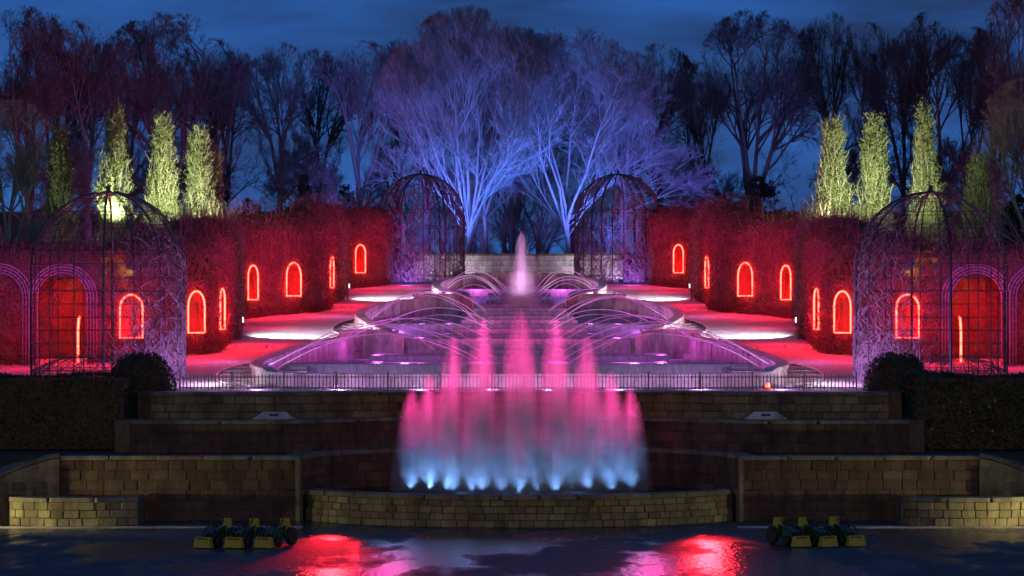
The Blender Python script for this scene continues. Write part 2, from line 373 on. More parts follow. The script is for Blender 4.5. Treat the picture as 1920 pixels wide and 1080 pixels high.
# cascade outlines (x, D) on the left side
W1 = [(-3.5,98.2),(-4.2,99.2),(-4.85,98.9),(-5.4,97.3),(-6.05,93),(-6.41,90),(-6.75,86.5),(-6.9,83.8),(-6.6,82),(-5.8,81),(-4.5,80.6),(-2,80.5),(0,80.5)]
W2 = [(-3.53,98.3),(-4.0,99.8),(-4.67,103.8),(-5.22,109),(-5.13,114),(-4.6,119.3),(-3.6,122.6),(-2.8,124.0),(-2.25,124.0),(-1.75,123.0)]
W3 = [(-1.75,123),(-2.1,124),(-2.8,127.1),(-3.27,132.8),(-3.14,137.7),(-2.4,143),(-1.3,146),(0,147)]
mir = lambda pl: [(-x, d) for x, d in reversed(pl)]
full = lambda pl: pl + mir(pl)[1:]
path1 = smooth_path([W(*p) for p in full(W1)], .3)
path2L = smooth_path([W(*p) for p in W2], .3)
path2R = [Vector((-p.x, p.y)) for p in reversed(path2L)]
path3 = smooth_path([W(*p) for p in full(W3)], .3)
seg1 = smooth_path([W(*p) for p in reversed(W1)], .4)
seg2 = smooth_path([W(*p) for p in W2], .4); seg3 = smooth_path([W(*p) for p in W3], .4)
casc = seg1[:-1]+seg2[:-1]+seg3
casc_poly = [(p.x, p.y) for p in casc] + [(-p.x, p.y) for p in reversed(casc[1:-1])]
def inside(poly, x, y):
    c = False; n = len(poly); j = n-1
    for i in range(n):
        xi, yi = poly[i]; xj, yj = poly[j]
        if (yi > y) != (yj > y) and x < (xj-xi)*(y-yi)/(yj-yi)+xi: c = not c
        j = i
    return c
# stair wells beside each bay: centre (x, D), radius x, radius D
STAIRS = [(-6.75, 85.6, 1.15, 4.6), (-5.1, 108.6, 1.08, 5.4), (-3.2, 132.2, 1.15, 5.2)]

# ------------------------------------------------------------------ the ground
def build_ground():
    # plaza and far land: one sheet
    o = mesh_obj('plaza', [(-900, -300, 0), (900, -300, 0), (900, K*74, 0), (-900, K*74, 0)], [(0, 1, 2, 3)], 'wet_plaza'); o['kind'] = 'structure'
    # upper garden with holes for cascade and stairs
    pts, edges = [], []
    def ring(poly):
        b = len(pts); pts.extend(poly); n = len(poly); edges.extend((b+i, b+(i+1) % n) for i in range(n))
    holes = [casc_poly]
    for cx, cD, rx, rD in STAIRS:
        for s in (-1, 1):
            pl = []
            for k in range(40):
                a = 2*pi*k/40; pl.append((s*-(cx+rx*cos(a)), K*(cD+rD*sin(a))))
            holes.append(pl)
    def union_skip(x, y, me):   # vertices of one hole inside another are dropped by the fill rule
        return any(inside(h, x, y) for h in holes if h is not me)
    for h in holes: ring(h)
    y0, y1 = K*77.0, K*160
    ring([(-20, y0), (20, y0), (20, y1), (-20, y1)])
    rr = random.Random(3)
    for D in np.concatenate([np.arange(77.5, 160, 1.0), np.array([97.25, 97.35, 122.45, 122.55])]):
        for x in np.arange(-19.6, 19.7, 1.2): pts.append((float(x)+(0 if abs(D-97.3) < .2 or abs(D-122.5) < .2 else rr.uniform(-.1, .1)), K*float(D)))
    r = geometry.delaunay_2d_cdt([Vector(p) for p in pts], edges, [], 0, 1e-4)
    V2, F2 = r[0], r[2]; fs = []
    for f in F2:
        cx = sum(V2[i].x for i in f)/3; cyy = sum(V2[i].y for i in f)/3
        if any(inside(h, cx, cyy) for h in holes): continue
        fs.append(tuple(f))
    vs = [(v.x, v.y, Zg(v.y/K)) for v in V2]
    o = mesh_obj('gravel_path', vs, fs, 'gravel'); o['kind'] = 'structure'
    # land beyond and beside
    v, f = [], []
    xs = [-900, -200, -60, -20.0, 20.0, 60, 200, 900]; 
    m = MB()
    def quad(a, b, c, d): n = len(m.v); m.v.extend([a, b, c, d]); m.f.append((n, n+1, n+2, n+3))
    zt = Zg(160)
    quad((-900, K*160, zt), (900, K*160, zt), (900, 1500, zt+30), (-900, 1500, zt+30))
    for s in (-1, 1):
        a = (s*20, y0, 2.75); b = (s*900, y0, 2.75); c = (s*900, K*160, zt); d = (s*20, K*160, zt)
        e = (s*20, K*80, 2.75)
        quad(*((a, b, c, d) if s > 0 else (d, c, b, a)))
    o = m.build('grass_land', 'grass'); o['kind'] = 'structure'
    # earth bank under the clipped hedges at either end of the walls
    for s in (-1, 1):
        m = MB(); x0, x1 = 8.95, 60; m.box((s*(x0+x1)/2, K*74.8, .72), (x1-x0, K*5.0, 1.44)); o = m.build('planting_bank', 'soil'); o['kind'] = 'structure'
        m = MB(); m.box((s*(8.6+60)/2, K*77.85, 1.36), (60-8.6, K*.8, 2.72)); o = m.build('earth_bank', 'soil'); o['kind'] = 'structure'
build_ground()

# ------------------------------------------------------------------ front terrace walls
def walls():
    # basin: front arc and niche behind
    yc = K*73.5; ax = 4.93
    front = [Vector((-ax*cos(a), yc-K*3.5*sin(a))) for a in np.linspace(.28, pi-.28, 60)]
    b = thing('fountain_basin', 'low curved olive sandstone basin wall under the big pink and blue fountain', 'basin')
    ribbon_wall('backing', front, 0, .60, .30, 'mortar', b, side=1)
    stone_wall(b, front, .0, [.155, .15, .155, .14], .27, 'stone', seed=5)
    coping_run(b, front, .60, .11, .46, .10, .85, 2)
    for s in (-1, 1):   # scrolled end block of the coping
        m = MB(); m.box((s*(ax+.06), K*72.45, .655), (.42, .40, .112)); m.box((s*(ax-.02), K*72.5, .30), (.16, .34, .6)); m.build('end_block', 'coping', b)
    ring = [(p.x*.985, p.y+.16) for p in front]; back = [(4.9*cos(a), K*72.4+K*4.9*sin(a)) for a in np.linspace(0, pi, 30)]
    w_ = mesh_obj('basin_water', [(x, y, .585) for x, y in ring+back], [tuple(range(len(ring)+len(back)))], 'ledge_water'); w_['kind'] = 'structure'
    # tier one, left and right, with a niche between
    for s in (-1, 1):
        nm = 'left' if s < 0 else 'right'
        t = thing('retaining_wall', f'lowest tall dark sandstone wall {nm} of the fountain basin', 'wall', group='walls of the stepped terrace')
        x0, x1 = sorted((s*10.2, s*4.9)); pth = resample([Vector((x0, K*72.2)), Vector((x1, K*72.2))], .3)
        ribbon_wall('backing', pth, 0, 1.36, .35, 'mortar', t, side=1)
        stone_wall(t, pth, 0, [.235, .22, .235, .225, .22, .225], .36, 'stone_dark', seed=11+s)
        coping_run(t, pth, 1.36, .10, .5, .07, 1.1, 3+s)
        xe = s*4.9; m = MB(); m.box((xe+s*.02, K*72.2+.13, .72), (.10, .46, 1.43)); m.build('pier', 'coping', t)
        # curved ramp wall at the outer end, sinking towards the plaza
        cw = thing('ramp_wall', f'curved sloping pale stone wall at the {nm} end of the lowest terrace', 'wall', group='curved ramp walls')
        a = [(10.22, 72.15), (10.7, 72.0), (11.15, 71.6), (11.5, 71.0), (11.75, 70.2)]; pp = smooth_path([W(s*x, d) for x, d in a], .25)
        if s < 0: pp = list(reversed(pp))
        top = lambda p: 1.42-.55*max(0, (abs(p.x)-10.22)/1.5)**1.4
        ribbon_wall('backing', pp, 0, lambda p: top(p)-.02, .35, 'stone', cw, side=1)
        ribbon_wall('coping', [q for q in pp], top, lambda p: top(p)+.09, .42, 'coping', cw, side=1)
        for k, h in enumerate((0, .23, .46, .69)):
            stone_wall(cw, pp[1:-1], h, [.22], .42, 'stone', seed=40+k+s, proud=.025, depth=.1)
        # bowed planter in front
        pc = s*(974-128)/F*70.0; pl = thing('bowed_planter', f'low bowed stone planter lit yellow at the far {nm} of the plaza', 'planter', group='bowed planters')
        fp = [Vector((pc-1.36*cos(a)/cos(.35), K*70.9-.62*sin(a)+.2)) for a in np.linspace(.35, pi-.35, 30)]
        ribbon_wall('backing', fp, 0, .53, .3, 'mortar', pl, side=1)
        stone_wall(pl, fp, 0, [.18, .175, .175], .30, 'stone', seed=60+s, proud=.035)
        coping_run(pl, fp, .53, .10, .42, .07, .9, 6+s)
        m = MB()
        for e in (-1, 1): m.box((pc+e*1.33, K*70.9+.42, .31), (.14, .9, .62))
        m.build('side_wall', 'stone', pl)
        m = MB(); m.box((pc, K*70.9+.5, .24), (2.5, .8, .48)); m.build('soil_bed', 'soil', pl)
    niche = [Vector((-4.85*cos(a), K*72.35+K*4.6*sin(a))) for a in np.linspace(.05, pi-.05, 60)]
    t = thing('niche_wall', 'concave dark stone niche wall curving behind the fountain jets', 'wall', group='walls of the stepped terrace')
    ribbon_wall('backing', niche, 0, 1.36, .3, 'mortar', t, side=1)
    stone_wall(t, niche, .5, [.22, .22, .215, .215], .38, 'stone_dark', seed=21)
    coping_run(t, niche, 1.36, .10, .5, .05, 1.0, 8)
    # ledge pools between tiers
    pool = [(-10.1, K*72.5), (-4.95, K*72.5)] + [(p.x, p.y+.25) for p in niche[2:-2]] + [(4.95, K*72.5), (10.1, K*72.5), (10.1, K*74.5), (5.0, K*74.6), (4.0, K*77.2), (-4.0, K*77.2), (-5.0, K*74.6), (-10.1, K*74.5)]
    V = [(x, y, 1.425) for x, y in pool]
    r = geometry.delaunay_2d_cdt([Vector((x, y)) for x, y in pool], [(i, (i+1) % len(pool)) for i in range(len(pool))], [], 1, 1e-4)
    o = mesh_obj('ledge_water', [(v.x, v.y, 1.425) for v in r[0]], [tuple(f) for f in r[2]], 'ledge_water'); o['kind'] = 'structure'
    # tier two: bows back behind the niche
    def tier(label, D0, xe, bow, z0, hs, cop, seed, mat, end):
        t = thing('retaining_wall', label, 'wall', group='walls of the stepped terrace')
        pts = [(-xe, D0), (-5.6, D0), (-4.6, D0+.25*bow), (-3, D0+.8*bow), (0, D0+bow), (3, D0+.8*bow), (4.6, D0+.25*bow), (5.6, D0), (xe, D0)]
        pth = resample([W(*p) for p in pts], .25)
        H = sum(hs)
        ribbon_wall('backing', pth, z0-.3, z0+H, .35, 'mortar', t, side=1)
        stone_wall(t, pth, z0, hs, .38, mat, seed=seed)
        coping_run(t, pth, z0+H, cop, .5, .06, 1.1, seed)
        for s in (-1, 1):
            m = MB(); m.box((s*(xe+.0), K*D0+.5, z0+(H+cop)/2-.15), (end, 1.2, H+cop+.3+.012)); m.build('end_pier', 'stone_dark', t)
        return pth
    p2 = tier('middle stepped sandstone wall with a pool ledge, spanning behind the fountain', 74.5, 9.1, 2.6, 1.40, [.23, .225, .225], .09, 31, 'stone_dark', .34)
    p3 = tier('topmost stepped sandstone wall just below the iron railing', 76.6, 8.85, 1.6, 2.10, [.19, .19, .19], .09, 33, 'stone', .3)
    o = MB(); n = len(p2)
    v = [(p.x, p.y+.05, 2.14) for p in p2] + [(p.x, p.y+.1, 2.14) for p in p3]
    k = len(p2); f = []
    q3 = resample(p3, plen(p3)/(k-1))[:k]
    while len(q3) < k: q3.append(p3[-1])
    v = [(p.x, p.y+.05, 2.14) for p in p2] + [(p.x, p.y+.1, 2.14) for p in q3]
    f = [(i, i+1, k+i+1, k+i) for i in range(k-1)]
    o = mesh_obj('ledge_water', v, f, 'ledge_water'); o['kind'] = 'structure'
    # terrace strip behind the topmost wall
    v = [(p.x, p.y+.12, 2.742) for p in q3] + [(p.x, K*78.6, 2.742) for p in q3]
    o = mesh_obj('terrace_strip', v, f, 'gravel'); o['kind'] = 'structure'
    # spout blocks on the middle ledge
    for s, lab in ((-1, 'left'), (1, 'right')):
        cx = X(515, 75.6) if s < 0 else X(1434, 75.6); cyy = K*75.5
        t = thing('spout_block', f'low trapezoid blue-lit spout cover on the middle ledge {lab} of the fountain', 'spout', (cx, cyy, 2.142), group='spout covers')
        m = MB(); m.box((0, 0, .03), (.95, .4, .06)); m.build('base', 'pale_stone', t)
        m = MB(); b = len(m.v); m.v += [(-.42, -.18, .062), (.42, -.18, .062), (.42, .18, .062), (-.42, .18, .062), (-.27, -.1, .19), (.27, -.1, .19), (.27, .1, .19), (-.27, .1, .19)]
        m.f += [(3, 2, 1, 0), (4, 5, 6, 7), (0, 1, 5, 4), (1, 2, 6, 5), (2, 3, 7, 6), (3, 0, 4, 7)]; m.build('hood', 'pale_stone', t)
        m = MB(); m.box((0, -.152, .12), (.22, .03, .05)); m.build('slot', 'mortar', t)
    # gutter strip along the walls' foot; pale stone stands in for its water's reflection
    for s in (-1, 1):
        m = MB(); m.box((s*8.2, K*70.2, .002), (7.0, .42, .016)); o = m.build('gutter', 'pale_stone'); o['kind'] = 'structure'
walls()

# ------------------------------------------------------------------ cascade
def hw(D, low=False):
    c = []
    def at(pl):
        for (x0, d0), (x1, d1) in zip(pl, pl[1:]):
            if min(d0, d1) <= D <= max(d0, d1) and abs(d1-d0) > 1e-6: c.append(abs(x0+(x1-x0)*(D-d0)/(d1-d0)))
    if D < 98.3 or low: at(W1)
    if 98.3 <= D < 123 and not low: at(W2)
    if D >= 123: at(W3)
    return min(c) if c else 0
def cascade():
    t = thing('cascade', 'stepped water cascade of pale scalloped stone bays climbing the garden slope', 'cascade', (0, K*80.5, 2.75))
    off = Vector((0, -K*80.5, -2.75))
    def rel(o): o.location = off; return o
    def wall(path, tips=()):
        def tf(p): return min([1.0]+[max(.12, min(1, (p-path[e]).length/1.6)) for e in tips])
        top = lambda p: Zg(p.y/K)+(.25 if p.y < K*81.5 else .33)-.16*(1-tf(p))
        wl = rel(ribbon_wall('bay_wall', path, lambda p: Zg(p.y/K)-1.3, top, lambda p: .26*tf(p), 'pale_stone', t, side=1))
        n = len(path); inner = []
        v, f = [], []
        for i, p in enumerate(path):
            d = (path[min(i+1, n-1)]-path[max(i-1, 0)]).normalized(); nr = Vector((-d.y, d.x)); z = top(p)
            a = p-nr*.05*tf(p); b = p+nr*.31*tf(p)
            v += [(a.x, a.y, z+.003), (a.x, a.y, z+.07), (a.x+nr.x*.02, a.y+nr.y*.02, z+.09), (b.x-nr.x*.02, b.y-nr.y*.02, z+.09), (b.x, b.y, z+.07), (b.x, b.y, z+.003)]
        for i in range(n-1):
            for k in range(6): f.append((i*6+k, i*6+(k+1)%6, i*6+6+(k+1)%6, i*6+6+k))
        f += [tuple(range(5, -1, -1)), tuple((n-1)*6+k for k in range(6))]
        cp = mesh_obj('coping', v, f, 'pale_stone', wl)
        # stone panels on the inner face
        total = plen(path); s = 0; rr = random.Random(int(total*10))
        while s < total-.5:
            l = rr.uniform(.55, .8); p, d = along(path, s+l/2); nr = Vector((-d.y, d.x))
            z = top(p); q = p+nr*.27
            if tf(p) < .98: s += l; continue
            inst('stone_panel', rr.choice(STONE['panel_stone']), wl, (q.x, q.y, z-.30), (0, 0, atan2(d.y, d.x)), (l-.03, .09, .56))
            inst('stone_panel', rr.choice(STONE['panel_stone']), wl, (q.x, q.y, z-.86), (0, 0, atan2(d.y, d.x)), (l-.03, .085, .53))
            s += l
        return wl
    # travel so that the left-hand side is the inside of the bay
    wall(path1, (0, -1)); wall(path2L, (0, -1)); wall(path2R, (0, -1)); wall(path3, (0, -1))
    # (D front, D back, height, height of the pool below, half-width limit)
    WE = [(88, 98.9, 3.24, 2.84, 99), (93, 99.4, 3.40, 3.24, 4.3), (95.2, 99.4, 3.53, 3.40, 2.5), (96.8, 99.4, 3.66, 3.53, 2.35), (98.7, 109, 3.82, 3.24, 99),
          (101.5, 109, 3.95, 3.82, 2.5), (104.5, 109, 4.08, 3.95, 2.2), (107.5, 123.4, 4.22, 3.82, 99), (110.5, 123.6, 4.35, 4.22, 2.0), (113.5, 123.6, 4.49, 4.35, 1.9), (116.5, 123.6, 4.63, 4.49, 1.8), (119.5, 123.6, 4.77, 4.63, 1.7),
          (123.2, 131, 4.93, 4.22, 99), (126.5, 131, 5.08, 4.93, 1.3), (130, 138, 5.24, 4.93, 99), (134, 138, 5.40, 5.24, 1.3), (137.5, 146.4, 5.58, 5.24, 99), (142, 146.4, 5.78, 5.58, 1.2)]
    for i, (d0, d1, z, zl, lim) in enumerate(WE):
        zl -= .12
        dd = np.linspace(d0, d1, 9); L_ = [(-min(lim, hw(d, d0 == 88)-.12), d) for d in dd]; poly = [(x, K*d) for x, d in L_]+[(-x, K*d) for x, d in reversed(L_)]
        n = len(poly); v = [(x, y, zl) for x, y in poly]+[(x, y, z-.02) for x, y in poly]
        f = [tuple(range(n-1, -1, -1)), tuple(range(n, 2*n))]+[(k, (k+1)%n, n+(k+1)%n, n+k) for k in range(n)]
        wr = rel(mesh_obj('weir', v, f, 'panel_stone', t))
        m = 40; rows = [(-L_[j][0]-.02, K*L_[j][1]-(.05 if j == 8 else 0), z) for j in range(8, 0, -1)]
        x0 = -L_[0][0]-.02; rows += [(x0, K*d0+.02, z+.004), (x0, K*d0-.05, z-.02), (x0, K*d0-.075, z-.09), (x0, K*d0-.09, zl+.125)]
        v = [((-1+2*k/m)*xx, y, zz) for (xx, y, zz) in rows for k in range(m+1)]
        f = [(j*(m+1)+k, j*(m+1)+k+1, (j+1)*(m+1)+k+1, (j+1)*(m+1)+k) for j in range(len(rows)-1) for k in range(m)]
        mesh_obj('water_veil', v, f, 'water_veil', wr, True)
    dd = np.linspace(80.75, 88.3, 22); hws = [max(hw(d), 2.0)-.1 for d in dd]
    v = [(e*x, K*d, 2.86) for x, d in zip(hws, dd) for e in (-1, 1)]
    o = mesh_obj('pool_water', v, [(2*i, 2*i+1, 2*i+3, 2*i+2) for i in range(len(dd)-1)], 'pool_water'); o['kind'] = 'structure'
    # stairs sunk beside the bays
    for (cx, cD, rx, rD) in STAIRS:
        for s in (-1, 1):
            nm = {85.6: 'lowest', 108.6: 'middle', 132.2: 'uppermost'}[cD]
            st = thing('garden_stairs', f'{nm} crescent of sunken stone steps on the {"left" if s<0 else "right"} of the cascade', 'steps', (s*-cx, K*cD, Zg(cD)), group='sunken stairs')
            zf = Zg(cD-rD)-.02; nst = 7
            ell = lambda a: (s*rx*-1*cos(a), K*rD*sin(a))
            v, f = [], []
            N = 48
            for k in range(N):
                a = 2*pi*k/N; x, y = ell(a); D = cD+rD*sin(a); z = Zg(D)-Zg(cD)
                # rim: kerb around the well and its inner side
                for q, zz in ((1.06, z-.02), (1.06, z+.035), (1.0, z+.035), (1.0, zf-Zg(cD)-.1)): v.append((x*q, y*q, zz))
            for k in range(N):
                for q in range(3):
                    j = (k+1) % N; f.append((k*4+q, j*4+q, j*4+q+1, k*4+q+1))
            mesh_obj('kerb', v, f, 'pale_stone', st)
            for k in range(nst):
                u0 = -1+2*k/nst; u1 = -1+2*(k+1)/nst; poly = []
                for u in np.linspace(u0, u1, 5): poly.append((-rx*1.0*sqrt(max(0, 1-u*u))-.0, K*rD*u))
                poly += [(-x, y) for x, y in reversed(poly)]
                z1 = zf-Zg(cD)+.075*k; n = len(poly)
                v = [(x, y, zf-Zg(cD)-.12) for x, y in poly]+[(x, y, z1) for x, y in poly]
                f = [tuple(range(n-1, -1, -1)), tuple(range(n, 2*n))]+[(a, (a+1)%n, n+(a+1)%n, n+a) for a in range(n)]
                mesh_obj('step', v, f, 'pale_stone', st)
cascade()

# arcs of water thrown over the bays
def arcs():
    sets = {'lowest bay': [((-6.45, 82.9), (-.9, 92), 1.35), ((-6.5, 83.6), (-1.4, 91), 1.2), ((-6.2, 82.3), (-1.2, 90), 1.25), ((-6.1, 88.6), (-2.2, 96), 1.0), ((-5.95, 91), (-1.9, 96), .95), ((-5.5, 94), (-1.5, 98), 1.0), ((-5.2, 96.5), (-1.0, 99), 1.05)],
            'middle bay': [((-4.9, 105.2), (-1.2, 110), 1.1), ((-5.0, 108), (-1.4, 113), 1.15), ((-4.9, 111.5), (-1.6, 115), .95), ((-4.75, 114.5), (-1.0, 117), 1.0), ((-4.3, 117.5), (-1.2, 119.5), .85), ((-4.3, 104), (-.9, 108), .8), ((-3.8, 101.2), (-.9, 104), .7)],
            'topmost bay': [((-2.95, 129.5), (-.8, 130), .85), ((-3.05, 132), (-.7, 132), .9), ((-3.05, 134.5), (-.7, 133), .85), ((-2.9, 137.5), (-.7, 135.5), .85), ((-2.6, 140), (-.6, 138), .75), ((-2.5, 127.8), (-.9, 128), .6)]}
    rr = random.Random(4); order = ['first', 'second', 'third', 'fourth', 'fifth', 'sixth', 'seventh']
    for bay, arr in sets.items():
        arr = sorted(arr, key=lambda a: a[0][1])
        for s in (-1, 1):
            for i, ((x0, d0), (x1, d1), h) in enumerate(arr):
                h *= .74*rr.uniform(.85, 1.15); x1 = x1*rr.uniform(.8, 1.2); z0 = Zg(d0)+.32; z1 = Zg(d1)+.02
                pts, rad = [], []
                for k in range(25):
                    u = k/24; p = Vector((-s*(x0+(x1-x0)*u), K*(d0+(d1-d0)*u), z0+(z1-z0)*u+4*h*u*(1-u)))
                    pts.append(p); rad.append((.017-.006*u) if bay == 'lowest bay' else (.009+.009*u))
                m = MB(); m.tube(pts, rad, 5); o = m.build('water_jet', 'jet_water', None, True)
                tag(o, f'arching water jet, {order[i]} from the front in the {bay}, {"left" if s<0 else "right"} side of the cascade', 'water jet', f'arching jets of the {bay}')
arcs()

# fountains
def plume(name, label, loc, rad, h, mat, group=None, power=.55):
    m = MB(); prof = [(1.0, 0)]+[((1-z)**power, z) for z in (.1, .2, .3, .4, .5, .6, .7, .8, .88, .94, .98)]+[(0.001, 1.0)]
    o = m.lathe(prof, n=20).build(name, mat); o.location = loc; o.scale = (rad, rad, h); return tag(o, label, 'fountain jet', group)
jets = [(772, 918, 742, .42), (806, 919, 716, .44), (850, 921, 650, .48), (905, 923, 622, .52), (974, 924, 606, .58), (1042, 923, 620, .52), (1100, 921, 650, .48), (1146, 919, 712, .44), (1182, 918, 740, .42)]
for i, (px, py, ty, r) in enumerate(jets):
    D = (EYE-.6)*F/(py-HY); z1 = Zp(ty, D); x = X(px, D)
    o = plume('fountain_jet', f'pink and blue spray column of the big front fountain, {["leftmost","second from left","third from left","fourth from left","tallest and middle","fourth from right","third from right","second from right","rightmost"][i]}', (x, K*D, .59), r*1.36, (z1-.59)*1.08, 'front_spray', 'spray columns of the front fountain', .47)
    lamp('basin_spot', (x, K*D-.02, .62), CYAN, 45, 'SPOT', (x, K*D, 9), .1, 30, .9)
    lamp('basin_spot', (x, K*D-.50, .66), (.20, .42, 1), 42, 'SPOT', (x, K*D-.15, 1.8), .06, 100, 1.0)  # blue fill spot added in front of each jet
    if i < 8: x2 = x+.42; lamp('basin_spot', (x2, K*D-.62, .66), (.20, .42, 1), 38, 'SPOT', (x2, K*D-.2, 2.0), .06, 90, 1.0)  # more added blue fill, between the jets
for i, (px, py, ty, r) in enumerate(jets):
    D = (EYE-.6)*F/(py-HY); x = X(px, D); lamp('basin_spot', (x, K*D+.95, .64), (1, .03, .32), 300, 'SPOT', (x, K*D+.1, 3.0), .08, 56, .9)  # pink fill spots added behind the jets
for x in (-2.4, -1.2, 0, 1.2, 2.4): bl = lamp('niche_fill', (x*1.1, K*76.2, 1.62), (.16, .40, 1), 80, 'SPOT', (x*.95, K*72.3, 1.1), .6, 50, 1.0); bl.scale = (1, .55, 1)  # unseen blue spots added to even out the light on the jets
D = 121; o = plume('fountain_jet', 'single tall slim white jet in the middle of the cascade with violet spray', (X(978, D), K*D, 4.75), .98, Zp(432, D)-4.75, 'centre_spray', None, .8)

# ------------------------------------------------------------------ railing
def railing():
    D = 78.6; x0, x1 = X(337, D), X(1606, D); z = 2.745
    t = thing('iron_railing', 'low iron picket railing along the topmost terrace edge', 'railing', (0, K*D, z))
    n = 190; m = MB(); m.box((0, 0, 0), (.022, .016, .37)); pk = m.build('picket', 'iron_grey', t); pk.location = (x0, 0, .205)
    for i in range(1, n): inst('picket', pk.data, t, (x0+(x1-x0)*i/(n-1), 0, .205))
    for h in (.07, .33): m = MB(); m.box(((x0+x1)/2, .0, h), (x1-x0, .03, .022)); m.build('rail', 'iron_grey', t)
    m = MB(); m.box((0, 0, .21), (.034, .034, .42)); m.lathe([(.02, .42), (.026, .44), (.014, .46), (0.001, .47)], n=8)
    po = m.build('post', 'iron_grey', t); po.location = (x0, .03, 0); k = 13
    for i in range(1, k+1): inst('post', po.data, t, (x0+(x1-x0)*i/k, .03, 0))
    c = thing('warning_lamp', 'tiny orange-red warning lamp behind the railing on the right', 'lamp', (X(1440, 79.3), K*79.3, 2.75))
    m = MB(); m.lathe([(.09, 0), (.09, .03), (.05, .05)], n=10); m.build('base', 'orange_plastic', c); m = MB(); m.lathe([(.05, .05), (.06, .1), (.035, .16), (0.001, .17)], n=10); m.build('lens', 'neon_red', c)
railing()

# ------------------------------------------------------------------ foliage helper
def leaf_cloud(P_, N_, size, jit, seed, tilt=.9):
    """square-ish leaf faces at points P_ with base normals N_ -> V, Q arrays"""
    g = np.random.default_rng(seed); n = len(P_)
    d = N_ + g.normal(0, tilt, (n, 3)); d /= np.linalg.norm(d, axis=1, keepdims=True)+1e-9
    a = g.normal(0, 1, (n, 3)); u = np.cross(d, a); u /= np.linalg.norm(u, axis=1, keepdims=True)+1e-9; v = np.cross(d, u)
    s = size*g.uniform(.55, 1.35, (n, 1)); c = P_ + g.normal(0, jit, (n, 3))
    V = np.stack([c-u*s*.5, c+v*s*.28, c+u*s*.5, c-v*s*.28], 1).reshape(-1, 3); Q = np.arange(4*n).reshape(n, 4)
    return V, Q
def leaves_obj(name, P_, N_, size, jit, seed, mat, parent, tilt=.9):
    V, Q = leaf_cloud(np.asarray(P_), np.asarray(N_), size, jit, seed, tilt); return link(bpy.data.objects.new(name, np_mesh(name, V, Q, mat)), parent)

